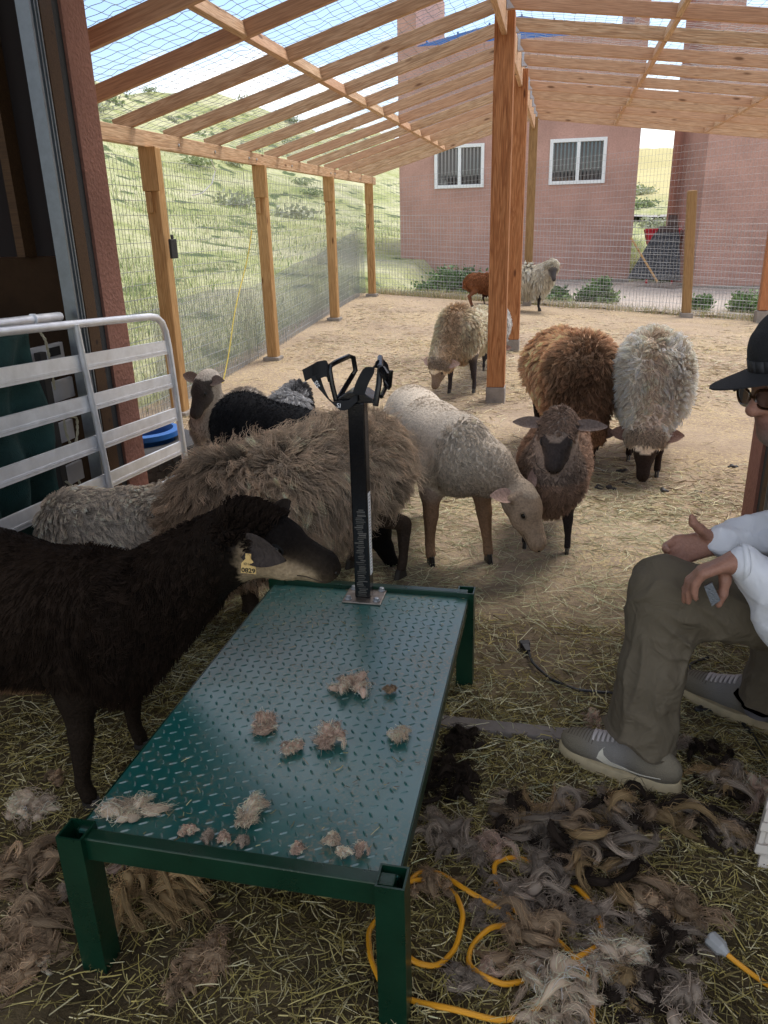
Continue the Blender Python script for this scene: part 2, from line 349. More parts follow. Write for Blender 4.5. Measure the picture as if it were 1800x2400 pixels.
def field_material():
    m, t, b = mat('hill_grass'); Lk = t.links.new; b.inputs['Roughness'].default_value = 0.95; b.inputs['Specular IOR Level'].default_value = 0.1
    co = N(t, 'ShaderNodeTexCoord'); P = co.outputs['Object']
    mpz = N(t, 'ShaderNodeMapping'); mpz.inputs['Scale'].default_value = (1, 1, 1); Lk(P, mpz.inputs[0])
    def noise(s, d=6, r=0.6, v=P):
        n = N(t, 'ShaderNodeTexNoise'); n.inputs['Scale'].default_value = s; n.inputs['Detail'].default_value = d; n.inputs['Roughness'].default_value = r; Lk(v, n.inputs[0]); return n.outputs[0]
    r = N(t, 'ShaderNodeValToRGB'); e = r.color_ramp.elements; e[0].position = 0.3; e[0].color = (0.20, 0.25, 0.09, 1); e[1].position = 0.72; e[1].color = (0.66, 0.61, 0.42, 1)
    x = e.new(0.44); x.color = (0.38, 0.40, 0.18, 1); x = e.new(0.56); x.color = (0.52, 0.51, 0.31, 1); Lk(noise(0.33, 10, 0.72), r.inputs[0])
    r2 = N(t, 'ShaderNodeValToRGB'); r2.color_ramp.elements[0].position = 0.57; r2.color_ramp.elements[1].position = 0.62; Lk(noise(0.9, 6, 0.6), r2.inputs[0])
    mx_ = N(t, 'ShaderNodeMixRGB'); Lk(r2.outputs[0], mx_.inputs[0]); Lk(r.outputs[0], mx_.inputs[1]); mx_.inputs[2].default_value = (0.115, 0.15, 0.07, 1)
    r3 = N(t, 'ShaderNodeValToRGB'); r3.color_ramp.elements[0].position = 0.35; r3.color_ramp.elements[1].position = 0.62; r3.color_ramp.elements[0].color = (0.62, 0.65, 0.6, 1); Lk(noise(9, 6, 0.7), r3.inputs[0])
    mm = N(t, 'ShaderNodeMixRGB', blend_type='MULTIPLY'); mm.inputs[0].default_value = 0.8; Lk(mx_.outputs[0], mm.inputs[1]); Lk(r3.outputs[0], mm.inputs[2])
    # the far field to the right is dry and yellow
    sep = N(t, 'ShaderNodeSeparateXYZ'); Lk(P, sep.inputs[0])
    m1 = N(t, 'ShaderNodeMapRange'); m1.inputs[1].default_value = 62; m1.inputs[2].default_value = 70; Lk(sep.outputs[1], m1.inputs[0])
    m2 = N(t, 'ShaderNodeMapRange'); m2.inputs[1].default_value = -12; m2.inputs[2].default_value = 0; Lk(sep.outputs[0], m2.inputs[0])
    pr = N(t, 'ShaderNodeMath', operation='MULTIPLY'); Lk(m1.outputs[0], pr.inputs[0]); Lk(m2.outputs[0], pr.inputs[1])
    ye = N(t, 'ShaderNodeMixRGB'); Lk(pr.outputs[0], ye.inputs[0]); Lk(mm.outputs[0], ye.inputs[1]); ye.inputs[2].default_value = (0.52, 0.46, 0.24, 1)
    Lk(ye.outputs[0], b.inputs['Base Color'])
    bu = N(t, 'ShaderNodeBump'); bu.inputs['Strength'].default_value = 0.6; bu.inputs['Distance'].default_value = 0.15; Lk(noise(5, 8, 0.7), bu.inputs['Height']); Lk(bu.outputs[0], b.inputs['Normal'])
    return m
M['ground'] = ground_material(); M['field'] = field_material()
M['gravel'] = plain('gravel_bed', (0.42, 0.36, 0.31), 0.95, bump=0.9, bscale=45, var=0.35, vscale=25)
def pen_z(X, Y):
    q = np.stack([X.ravel(), Y.ravel(), 0*X.ravel()], 1)
    return ground_z(X, Y)+(noise3(q, 3.0, 11)*0.008).reshape(X.shape)
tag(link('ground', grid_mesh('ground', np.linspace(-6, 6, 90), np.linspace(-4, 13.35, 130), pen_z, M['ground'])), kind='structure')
xs = np.concatenate([np.linspace(-160, -26, 48), np.linspace(-25, 15, 90), np.linspace(16, 90, 28)]); ys = np.concatenate([np.linspace(-6, 40, 110), np.linspace(41, 240, 90)])
def out_z(X, Y):
    z = terrain_z(X, Y)
    inside = (X > -3.25) & (X < 5.9) & (Y < 13.2)
    return np.where(inside, z-0.35, z-0.012)
tag(link('hillside', grid_mesh('hillside', xs, ys, out_z, M['field'])), kind='structure')
tag(link('gravel_strip', grid_mesh('gravel_strip', np.linspace(-2.0, 7, 60), np.linspace(13.3, 21.3, 40), lambda X, Y: ground_z(X, Y)+0.02+0.02*np.sin(X*7)*np.sin(Y*6), M['gravel'])), kind='structure')
mb = MB(); rd = [(0+i*2.0, 58-0.1*i) for i in range(-2, 12)]
for (x, y), (x2, y2) in zip(rd, rd[1:]):
    z1, z2 = float(terrain_z(np.array([x]), np.array([y]))[0])+0.25, float(terrain_z(np.array([x2]), np.array([y2]))[0])+0.25
    mb.add([(x, y-1.3, z1), (x2, y2-1.3, z2), (x2, y2+1.6, z2+.15), (x, y+1.6, z1+.15)], [(0, 1, 2, 3)])
tag(mb.build('road', plain('far_road', (0.3, 0.28, 0.26), 0.9, var=0.1)), kind='structure')

# ------------------------------------------------------------------ the wooden pen frame
def beam(name, p0, p1, w_, h_, m, parent, up=(0, 0, 1), bev=0.004):
    """box from p0 to p1, w_ across, h_ along up, its own X axis along the grain; p0/p1 are the axis line"""
    p0 = Vector(p0); p1 = Vector(p1); ax = (p1-p0); Ln = ax.length; ax.normalize(); upv = Vector(up); upv = (upv-ax*upv.dot(ax)).normalized(); sd_ = upv.cross(ax)
    b_ = MB(); b_.box((0, -w_/2, -h_/2), (Ln, w_/2, h_/2)); o = b_.build(name, m, None, bevel=bev)
    mt = Matrix((ax, sd_, upv)).transposed().to_4x4(); mt.translation = p0
    if parent is not None:
        adopt(o, parent)
    o.matrix_basis = mt if parent is None else mt
    return o
RISE = 0.0135
frame = empty('wooden_pen_frame', (-0.46, 6.5, 0))
tag(frame, 'open timber frame roof of rafters and posts over the sheep pen', 'pergola')
XE, XR, XRE = -3.0, -0.46, 3.3
def eave_bot(Y): return 1.985+RISE*(Y-5.1)
def ridge_bot(Y): return 2.80+RISE*(Y-6.3)     # underside of the rafters at the ridge
RS = -0.125                                     # slope of the right half
# posts
for Y in (5.72, 7.98, 10.48, 12.80):
    gz = float(ground_z(XE, Y)); zt = eave_bot(Y)
    beam('post', (XE+0.035, Y, gz-0.05), (XE+0.035+random.uniform(-.01, .01), Y, zt), 0.112, 0.112, M['postwood'], frame, up=(0, 1, 0), bev=0.01)
    beam('post_cleat', (XE+0.04, Y-0.066, zt-0.30), (XE+0.04, Y-0.066, zt-0.001), 0.135, 0.02, M['postwood'], frame, up=(0, 1, 0))
    beam('post_cleat', (XE+0.01, Y-0.064, zt-0.45), (XE+0.01, Y-0.064, zt-0.303), 0.05, 0.016, M['postwood'], frame, up=(0, 1, 0))
    f_ = MB(); f_.box((XE-0.06, Y-0.09, gz-0.1), (XE+0.12, Y+0.09, gz+0.035)); f_.build('footing', M['concrete'], frame, bevel=0.01)
for Y, gz, mt_ in ((6.5, 0.0, 'stain'), (8.94, 0.07, 'stain'), (13.05, 0.22, 'oldwood')):
    w_ = 0.145 if mt_ == 'stain' else 0.125
    beam('post', (XR, Y, gz+0.13), (XR, Y, ridge_bot(Y)+0.04), w_, w_, M[mt_], frame, up=(0, 1, 0), bev=0.004)
    f_ = MB(); f_.box((XR-w_/2-0.006, Y-w_/2-0.006, gz-0.1), (XR+w_/2+0.006, Y+w_/2+0.006, gz+0.128)); f_.build('footing', M['concrete'], frame, bevel=0.006)
beam('post', (3.10, 13.05, -0.05+0.16), (3.10, 13.05, 2.5), 0.145, 0.145, M['stain'], frame, up=(0, 1, 0))
f_ = MB(); f_.box((3.0, 12.95, -0.2), (3.2, 13.15, 0.10)); f_.build('footing', M['concrete'], frame, bevel=0.006)
for Y in (6.5, 9.6): beam('post', (XRE+0.05, Y, -0.05), (XRE+0.05, Y, 2.5), 0.14, 0.14, M['postwood'], frame, up=(0, 1, 0))
# eave and ridge beams
beam('eave_beam', (XE+0.0, 3.75, eave_bot(3.75)+0.055), (XE+0.0, 13.3, eave_bot(13.3)+0.055), 0.06, 0.11, M['cedar'], frame)
beam('eave_beam', (XRE+0.05, 3.75, 2.33+0.05), (XRE+0.05, 13.3, 2.45+0.05), 0.06, 0.11, M['cedar'], frame)
beam('ridge_beam', (XR, 3.7, ridge_bot(3.7)+0.0), (XR, 13.3, ridge_bot(13.3)+0.0), 0.04, 0.24, M['cedar'], frame)
# rafters, hangers and blocking
LS = (ridge_bot(6)+0.02-(eave_bot(6)+0.11))/(XR-XE)
RY = [4.03+0.758*i for i in range(13)]
def roof_l(X, Y): return ridge_bot(Y)+0.02+(X-XR)*LS      # underside, left slope
def roof_r(X, Y): return ridge_bot(Y)+0.02+(X-XR)*RS
HR = 0.091
for i, Y in enumerate(RY):
    j = random.uniform(-0.015, 0.015); dz = random.uniform(-0.008, 0.008)
    if Y > 5.0 or True:
        beam('rafter', (XR-0.022, Y, roof_l(XR-0.022, Y)+HR/2+dz), (XE-0.12, Y+j, roof_l(XE-0.12, Y)+HR/2+0.002), 0.04, HR, M['cedar'], frame)
    beam('rafter', (XR+0.022, Y, roof_r(XR, Y)+HR/2+dz), (XRE+0.15, Y+j, roof_r(XRE+0.15, Y)+HR/2), 0.04, HR, M['cedar'], frame)
    for s in (-1, 1):
        h_ = MB(); x0 = XR+s*0.0225; z0 = roof_l(XR, Y)-0.004
        h_.box((min(x0, x0+s*0.05), Y-0.024, z0-0.006), (max(x0, x0+s*0.05), Y+0.024, z0-0.003))
        for e in (-1, 1):
            a = Y+e*0.0225; yy0, yy1 = sorted((a, a+e*0.0025))
            h_.prism([(x0, z0-0.005), (x0+s*0.055, z0-0.005), (x0+s*0.02, z0+0.04), (x0+s*0.02, z0+0.125), (x0, z0+0.125)], yy0, yy1, axis=1)
            b0, b1 = sorted((a, a+e*0.032)); h_.box((min(x0, x0+s*0.0015), b0, z0+0.002), (max(x0, x0+s*0.0015), b1, z0+0.125))
        h_.build('joist_hanger', M['galv'], frame)
for (X0, fn) in ((-1.82, roof_l), (0.72, roof_r), (2.0, roof_r)):
    sl_ = LS if fn is roof_l else RS; upn = Vector((-sl_, 0, 1))
    for a, b_ in zip(RY, RY[1:]):
        j = random.uniform(-0.012, 0.012)
        beam('blocking', (X0+j, a+0.022, fn(X0+j, a)+HR/2-0.002), (X0+j, b_-0.022, fn(X0+j, b_)+HR/2-0.002), 0.038, HR-0.01, M['cedar'], frame, up=upn)
for a, b_ in zip(RY, RY[1:]): pass
b_ = MB()
for Y in (6.2, 6.9, 7.7, 7.9, 9.0, 10.6, 10.8, 12.2):
    b_.lathe([(0.0, 0), (0.012, 0), (0.012, 0.006), (0.006, 0.01)], (XE+0.031, Y, eave_bot(Y)+0.05), 8, M=Matrix.Rotation(R_(90), 4, 'Y'))
b_.build('bolt_head', M['galv'], frame, smooth=True)

# ------------------------------------------------------------------ wire mesh
def wires(segs, r, sides=3):
    """segs: (n, m, 3) polylines -> verts, faces"""
    return locks_mesh(np.asarray(segs, float), np.full(np.asarray(segs).shape[:2], r), sides, cap=False)
def locks_mesh(P, rad, sides=3, cap=True):
    n, m, _ = P.shape
    T = np.gradient(P, axis=1); T /= np.linalg.norm(T, axis=2, keepdims=True)+1e-9
    ref = np.zeros_like(T); ref[..., 2] = 1; par = np.abs(T[:, :1, 2:3]) > 0.92; ref = np.where(par, np.array([1.0, 0, 0]), ref)
    U = np.cross(T, ref); U /= np.linalg.norm(U, axis=2, keepdims=True)+1e-9; B = np.cross(T, U)
    ang = np.arange(sides)*2*math.pi/sides
    V = P[:, :, None, :]+rad[:, :, None, None]*(np.cos(ang)[None, None, :, None]*U[:, :, None, :]+np.sin(ang)[None, None, :, None]*B[:, :, None, :])
    base = (np.arange(n)*m*sides)[:, None, None]; i = np.arange(m-1)[None, :, None]; k = np.arange(sides)[None, None, :]; k2 = (k+1) % sides
    a = base+i*sides+k; b = base+i*sides+k2; c = base+(i+1)*sides+k2; d = base+(i+1)*sides+k
    return V.reshape(-1, 3), np.stack([a, b, c, d], -1).reshape(-1, 4)
def net(name, origin_fn, us, vs, r, m, parent, sub=6, wob=0.004, seed=0):
    """origin_fn(u, v) -> point; wires along u at every v in vs and along v at every u in us"""
    g = np.random.default_rng(seed); S = []
    uu = np.linspace(us[0], us[-1], sub); vv = np.linspace(vs[0], vs[-1], sub)
    for v in vs: S.append(origin_fn(uu, np.full(sub, v))+g.normal(0, wob, (sub, 3)))
    for u in us: S.append(origin_fn(np.full(sub, u), vv)+g.normal(0, wob, (sub, 3)))
    V, Fc = wires(np.array(S), r); return link(name, np_mesh(name, V, Fc, m), parent)
def fence_panel(parent, p0, p1, zb0, zb1, zt0, zt1, du, dv, r, m, name='wire_mesh', off=0.0, seed=0, sub=8, wob=0.003):
    p0 = np.array(p0, float); p1 = np.array(p1, float); Ln = np.linalg.norm(p1-p0); d = (p1-p0)/Ln; nrm = np.array([-d[1], d[0]])*off
    H = max(zt0-zb0, zt1-zb1)
    def fn(u, v):
        t = u/Ln; zb = zb0+(zb1-zb0)*t; zt = zt0+(zt1-zt0)*t; z = zb+(zt-zb)*v
        return np.stack([p0[0]+d[0]*u+nrm[0], p0[1]+d[1]*u+nrm[1], z], -1)
    return net(name, fn, np.arange(0, Ln+1e-6, du), np.arange(0, 1.0001, dv/H), r, m, parent, sub=sub, wob=wob, seed=seed)
fl = empty('wire_fence', (XE-0.15, 8, 0)); tag(fl, 'welded wire fence along the left side of the pen below the eave beam', 'fence')
ys_ = [3.55, 5.72, 7.98, 10.48, 12.8]
fence_panel(fl, (XE-0.15, 3.55), (XE-0.15, 8.0), 0.0, 0.03, eave_bot(4)+0.03, eave_bot(8)+0.03, 0.051, 0.102, 0.0023, M['wire'])
fence_panel(fl, (XE-0.15, 8.0), (XE-0.15, 13.1), 0.05, 0.40, eave_bot(8)+0.03, eave_bot(13)+0.03, 0.051, 0.102, 0.0023, M['wire'], seed=2)
fence_panel(fl, (XE-0.165, 3.55), (XE-0.165, 8.0), 0.0, 0.03, 0.95, 0.92, 0.03, 0.052, 0.0011, M['wire2'], name='lower_netting', seed=3)
fence_panel(fl, (XE-0.165, 8.0), (XE-0.165, 13.1), 0.05, 0.40, 0.85, 1.45, 0.03, 0.052, 0.0011, M['wire2'], name='lower_netting', seed=4)
def screen_mat():
    m, t, b = mat('debris_screen'); b.inputs['Base Color'].default_value = (0.36, 0.39, 0.40, 1); b.inputs['Roughness'].default_value = 0.8
    tr = N(t, 'ShaderNodeBsdfTransparent'); ms = N(t, 'ShaderNodeMixShader'); co = N(t, 'ShaderNodeTexCoord'); n = N(t, 'ShaderNodeTexNoise'); n.inputs['Scale'].default_value = 1.5
    t.links.new(co.outputs['Object'], n.inputs[0]); mr = N(t, 'ShaderNodeMapRange'); mr.inputs[1].default_value = 0.3; mr.inputs[2].default_value = 0.7; mr.inputs[3].default_value = 0.34; mr.inputs[4].default_value = 0.54
    t.links.new(n.outputs[0], mr.inputs[0]); t.links.new(mr.outputs[0], ms.inputs[0]); t.links.new(tr.outputs[0], ms.inputs[1]); t.links.new(b.outputs[0], ms.inputs[2]); t.links.new(ms.outputs[0], t.nodes['Material Output'].inputs[0]); return m
M['screen'] = screen_mat()
mb = MB()
pts = [(5.8, 0.0, 0.86), (7.0, 0.02, 0.90), (8.0, 0.05, 0.84), (9.4, 0.14, 1.02), (10.5, 0.23, 1.10), (12.8, 0.38, 1.45)]
for (y, z0, z1), (y2, w0, w1) in zip(pts, pts[1:]): mb.add([(XE-0.175, y, z0), (XE-0.175, y2, w0), (XE-0.175, y2, w1), (XE-0.175, y, z1)], [(0, 1, 2, 3)])
mb.build('mesh_screen', M['screen'], fl)
ff = empty('wire_fence', (0, 13.1, 0.2)); tag(ff, 'welded wire fence across the far end of the pen in front of the red building', 'fence')
YF = 13.12
def fz(x): return float(ground_z(x, YF))
fence_panel(ff, (XE-0.1, YF), (3.2, YF), fz(XE), fz(3.2), 2.16, 2.62, 0.051, 0.102, 0.0016, M['wire'], seed=5, sub=6)
fence_panel(ff, (XE-0.1, YF+0.02), (3.2, YF+0.02), fz(XE), fz(3.2), fz(XE)+1.32, fz(3.2)+1.5, 0.051, 0.102, 0.002, M['wire2'], name='lower_netting', seed=6, sub=9, wob=0.006)
fence_panel(ff, (XE-0.1, YF+0.03), (3.2, YF+0.03), fz(XE), fz(3.2), fz(XE)+0.55, fz(3.2)+0.6, 0.035, 0.05, 0.0011, M['wire2'], name='lower_netting', seed=7, sub=9, wob=0.006)
beam('fence_post', (1.99, 13.0, 0.0), (1.885, 13.0, 1.84), 0.135, 0.13, M['oldwood'], ff, up=(0, 1, 0), bev=0.02)
f_ = MB(); f_.box((1.90, 12.9, -0.12), (2.08, 13.09, 0.08)); f_.build('footing', M['concrete'], ff, bevel=0.01)
# roof netting
def lf(u, v):
    X = XR-0.02+(XE-0.15-XR)*v; Y = 3.6+u
    return np.stack([X, Y, roof_l(X, Y)+HR+0.006-0.012*np.abs(np.sin((u-0.43)*math.pi/0.758))*1.6], -1)
def rf(u, v):
    X = XR+0.02+(XRE+0.15-XR)*v; Y = 3.6+u
    return np.stack([X, Y, roof_r(X, Y)+HR+0.006-0.012*np.abs(np.sin((u-0.43)*math.pi/0.758))*1.6], -1)
for fn in (lf, rf):
    ln = 2.7 if fn is lf else 3.9
    net('roof_netting', fn, np.arange(0, 9.7, 0.1), np.arange(0, 1.0001, 0.052/ln*1.5), 0.0016, M['wire'], frame, sub=60, wob=0.004, seed=9)

# ------------------------------------------------------------------ barn around the camera
barn = empty('barn', (-0.6, 1, 0)); tag(barn, 'dark barn with brick-red siding whose open doorway frames the pen', 'barn')
def bbox(name, lo, hi, m, parent=barn, bev=0): b_ = MB(); b_.box(lo, hi); return b_.build(name, m, parent, bevel=bev)
JL, JR, WY0, WY1 = -2.045, 0.86, 3.32, 3.50
bbox('wall', (-5.2, WY0, -0.1), (JL, WY1, 3.6), M['barnred'])
bbox('wall', (JR, WY0, -0.1), (4.2, WY1, 3.6), M['barnred'])
bbox('wall', (JL+0.001, WY0+0.002, 3.35), (JR-0.001, WY1-0.002, 3.598), M['barnred'])
bbox('wall', (-5.2, -1.2, -0.1), (-5.05, WY0-0.002, 3.6), M['jambwood'])
bbox('wall', (4.05, -1.2, -0.1), (4.2, WY0-0.002, 3.6), M['jambwood'])
bbox('roof', (-5.4, 0.75, 3.602), (4.4, 4.2, 3.70), M['dark'])  # unseen roof, raised and cut back in front of the camera to admit sky light
for s, J in ((-1, JL), (1, JR)):
    def bx(name, x0, x1, y0, y1, z0, z1, m, bev=0.003):
        a, b = sorted((J+s*x0, J+s*x1)); return bbox(name, (a, y0, z0), (b, y1, z1), m, bev=bev)
    bx('rubber_seal', 0.012, 0.07, 3.268, 3.318, 0, 2.9, M['rubber'])
    bx('door_jamb', 0.008, 0.045, 3.18, 3.266, 0, 2.95, M['jambwood'])
    b_ = MB()
    for (x0, x1, y0, y1) in ((0.0, 0.006, 3.092, 3.148), (0.0, 0.05, 3.084, 3.09), (-0.010, 0.0, 3.084, 3.096), (-0.008, 0.0, 3.118, 3.124), (-0.006, 0.0, 3.142, 3.150)):
        a, b = sorted((J+s*x0, J+s*x1)); b_.box((a, y0, 0), (b, y1, 2.9))
    b_.build('door_track', M['track'], barn)
osb = stucco('osb_board', (0.035, 0.018, 0.008), sc_=18, mottling=0.45)
bbox('osb_panel', (-5.0, 3.295, 0), (JL-0.09, 3.318, 1.30), osb)
for x in (-2.36, -2.95, -3.55, -4.2): bbox('stud', (x-0.02, 3.22, 1.302), (x+0.02, 3.318, 3.6), M['jambwood'])
bbox('wall_lining', (-5.0, 3.305, 1.302), (JL-0.1, 3.319, 3.6), plain('dark_lining', (0.010, 0.005, 0.004), 0.9, var=0.3))
V_, F_ = None, None
# threshold board
tb = MB(); tb.box((-0.30, 1.875, -0.01), (0.095, 1.93, 0.018)); tag(tb.build('floor_board', plain('worn_floor_board', (0.16, 0.135, 0.115), 0.7, var=0.3, vscale=20, bump=0.2), bevel=0.004), 'worn grey board edge set in the floor between the green stand and the shoe', 'board')

# ------------------------------------------------------------------ red buildings beyond the pen
b1 = empty('red_building', (-1.2, 21, 0.1)); tag(b1, 'reddish stucco building with two white windows directly behind the pen', 'building')
bl, br_, by = -4.07, 1.76, 21.0
def gable_wall(name, x0, x1, y0, y1, z0, z1, holes, parent):
    b_ = MB(); xsx = sorted({x0, x1, *[h[0] for h in holes], *[h[1] for h in holes]}); zsz = sorted({z0, z1, *[h[2] for h in holes], *[h[3] for h in holes]})
    for a, b in zip(xsx, xsx[1:]):
        for c, d in zip(zsz, zsz[1:]):
            if any(h[0] <= a and b <= h[1] and h[2] <= c and d <= h[3] for h in holes): continue
            b_.box((a, y0, c), (b, y1, d))
    return b_.build(name, M['stucco'], parent)
def zat(x, y, Y): return float(aty(x, y, Y)[2])
wins = []
for (xa, ya, xb, yb) in ((1020, 343, 1132, 437), (1292, 329, 1415, 427)):
    p, q = aty(xa, ya, by), aty(xb, yb, by); wins.append((p[0], q[0], q[2], p[2]))
holes = [(a, b, c, d) for a, b, c, d in wins]
gable_wall('wall', bl, br_, by, by+0.2, 0.12, 5.55, holes, b1)
for (x0, x1) in ((bl, bl+0.46), (br_-0.33, br_)):
    bb = MB(); bb.box((x0+0.002, by+0.003, 5.552), (x1-0.002, by+5.0, 7.6)); bb.build('parapet', M['stucco'], b1)
bb = MB(); bb.box((bl, by+0.203, 0.1), (bl+0.2, by+5, 5.55)); bb.box((br_-0.2, by+0.203, 0.1), (br_, by+5, 5.55)); bb.box((bl, by+5, 0.1), (br_, by+5.2, 5.55)); bb.build('side_wall', M['stucco'], b1)
bb = MB(); zc = 6.05; bluem = plain('blue_metal_roof', (0.05, 0.15, 0.42), 0.35, 0.3)
bb.prism([(bl+0.47, 5.56), (br_-0.34, 5.56), (br_-0.34, 5.60), ((bl+br_)/2, zc), (bl+0.47, 5.60)], by+0.15, by+5.1, axis=1)
for i in range(7):
    x = bl+0.7+i*0.75; z = 5.60+(zc-5.60)*(1-abs(x-(bl+br_)/2)/((br_-bl)/2-0.4)); bb.box((x-0.02, by+0.13, z), (x+0.02, by+5.1, z+0.04))
bb.build('roof', bluem, b1)
bb = MB(); bb.box((bl+0.02, by-0.03, -0.3), (br_-0.0, by+0.18, 0.118)); bb.build('foundation', M['concrete'], b1)
def glass_mat():
    m, t, b = mat('window_glass'); b.inputs['Base Color'].default_value = (0.015, 0.016, 0.02, 1); b.inputs['Roughness'].default_value = 0.04; b.inputs['IOR'].default_value = 2.1; return m
M['glass'] = glass_mat(); blind = plain('window_blind', (0.10, 0.09, 0.085), 0.5)
for (x0, x1, z0, z1) in wins:
    f_ = MB(); t_ = 0.06; y0, y1 = by-0.035, by+0.08
    f_.box((x0-0.02, y0, z0-0.02), (x0+t_, y1, z1+0.02)); f_.box((x1-t_, y0, z0-0.02), (x1+0.02, y1, z1+0.02)); f_.box((x0+t_, y0, z0-0.02), (x1-t_, y1, z0+t_)); f_.box((x0+t_, y0, z1-t_), (x1-t_, y1, z1+0.02))
    xm = (x0+x1)/2; f_.box((xm-0.03, y0+0.004, z0+t_), (xm+0.05, y1, z1-t_))
    wf = f_.build('window', M['white'], b1, bevel=0.006)
    g_ = MB(); g_.box((x0+t_, by+0.03, z0+t_), (x1-t_, by+0.034, z1-t_)) if False else g_.box((x0+t_, by+0.05, z0+t_), (x1-t_, by+0.06, z1-t_)); g_.build('pane', M['glass'], b1)
    v_ = MB()
    for x in np.arange(x0+t_+0.03, x1-t_-0.02, 0.09): v_.box((x, by+0.042, z0+t_+0.01), (x+0.05, by+0.048, z1-t_-0.01))
    v_.build('bars', blind, b1)
b2 = empty('red_building', (5.5, 20, 0)); tag(b2, 'second reddish stucco building at the right edge beyond the gap', 'building')
p_front = aty(1663, 308, 19.6)[0]; x2 = float(p_front); ysd = 21.2; xsd = float(aty(1619, 308, ysd)[0])
bb = MB(); bb.prism([(x2, 19.6), (x2+8, 19.6), (x2+8, ysd+3), (xsd, ysd+3), (xsd, ysd)], 0.02, 5.3, axis=2); bb.build('wall', M['stucco'], b2)
bb = MB(); bb.prism([(x2, 19.603), (x2+0.45, 19.603), (x2+0.45, ysd+3), (xsd+0.02, ysd+2.99), (xsd+.003, ysd)], 5.302, 7.2, axis=2); bb.build('parapet', M['stucco'], b2)
bb = MB(); bb.prism([(x2+0.46, 5.302), (x2+7.9, 5.302), (x2+4.2, 5.95)], 19.7, ysd+2.9, axis=1); bb.build('roof', bluem, b2)
bb = MB(); bb.box((x2-0.3, 19.57, -0.4), (x2+8, 19.9, 0.018)); bb.build('foundation', M['concrete'], b2)

# black rubber mats, red trough, leaning stick in the gap
mt_ = empty('rubber_mats', (2.3, 20, 0.1)); tag(mt_, 'heap of black perforated rubber mats between the two red buildings', 'rubber mats')
def mat_slab(name, poly_src, Y0, dy, m, parent, th=0.04):
    b_ = MB(); pts = [aty(x, y, Y0+dy*k) for (x, y), k in poly_src]; n = len(pts); v = [list(p) for p in pts]+[[p[0], p[1]+th, p[2]] for p in pts]
    b_.add(v, [tuple(range(n))[::-1], tuple(range(n, 2*n))]+[(i, (i+1) % n, n+(i+1) % n, n+i) for i in range(n)]); return b_.build(name, m, parent)
def holes_mat():
    m, t, b = mat('perforated_rubber'); b.inputs['Roughness'].default_value = 0.8; co = N(t, 'ShaderNodeTexCoord'); vo = N(t, 'ShaderNodeTexVoronoi'); vo.inputs['Scale'].default_value = 22
    t.links.new(co.outputs['Object'], vo.inputs[0]); r = N(t, 'ShaderNodeValToRGB'); r.color_ramp.elements[0].position = 0.25; r.color_ramp.elements[1].position = 0.35; r.color_ramp.elements[0].color = (0.11, 0.11, 0.12, 1); r.color_ramp.elements[1].color = (0.02, 0.021, 0.025, 1)
    t.links.new(vo.outputs['Distance'], r.inputs[0]); t.links.new(r.outputs[0], b.inputs['Base Color']); return m
M['perf'] = holes_mat()
mat_slab('mat', [((1470, 653), 0), ((1595, 658), 0), ((1592, 545), 1), ((1535, 545), 1)], 19.0, 1.0, M['perf'], mt_)
mat_slab('mat', [((1560, 560), 0), ((1590, 560), 0), ((1588, 503), 1), ((1568, 503), 1)], 20.1, 0.2, plain('brown_mat', (0.07, 0.04, 0.032), 0.8), mt_)
mat_slab('mat', [((1528, 570), 0), ((1595, 570), 0), ((1590, 530), 1), ((1546, 530), 1)], 20.05, 0.05, plain('brown_mat2', (0.06, 0.035, 0.03), 0.8), mt_)
tr_ = MB(); pA, pB = aty(1514, 538, 20.8), aty(1596, 535, 20.8); zlo = aty(1514, 575, 20.8)[2]
tr_.prism([(pA[0], pA[2]), (pB[0], pB[2]), (pB[0]-0.04, zlo), (pA[0]+0.10, zlo)], 20.8, 21.4, axis=1); tr_.box((pA[0]-0.03, 20.77, pA[2]-0.03), (pB[0]+0.03, 20.8, pA[2]+0.02))
for x in (pA[0]+0.1, pB[0]-0.1): tr_.box((x, 20.85, 0), (x+0.05, 20.9, zlo+0.01))
tag(tr_.build('feed_trough', plain('red_plastic', (0.55, 0.015, 0.03), 0.4), bevel=0.01), 'bright red feed trough behind the black mats in the gap', 'trough')
st = MB(); st.tube([aty(1478, 556, 18.2), aty(1541, 661, 18.0)], 0.022, 6); tag(st.build('wooden_stick', M['postwood']), 'thin wooden stick leaning in front of the black mats', 'stick')

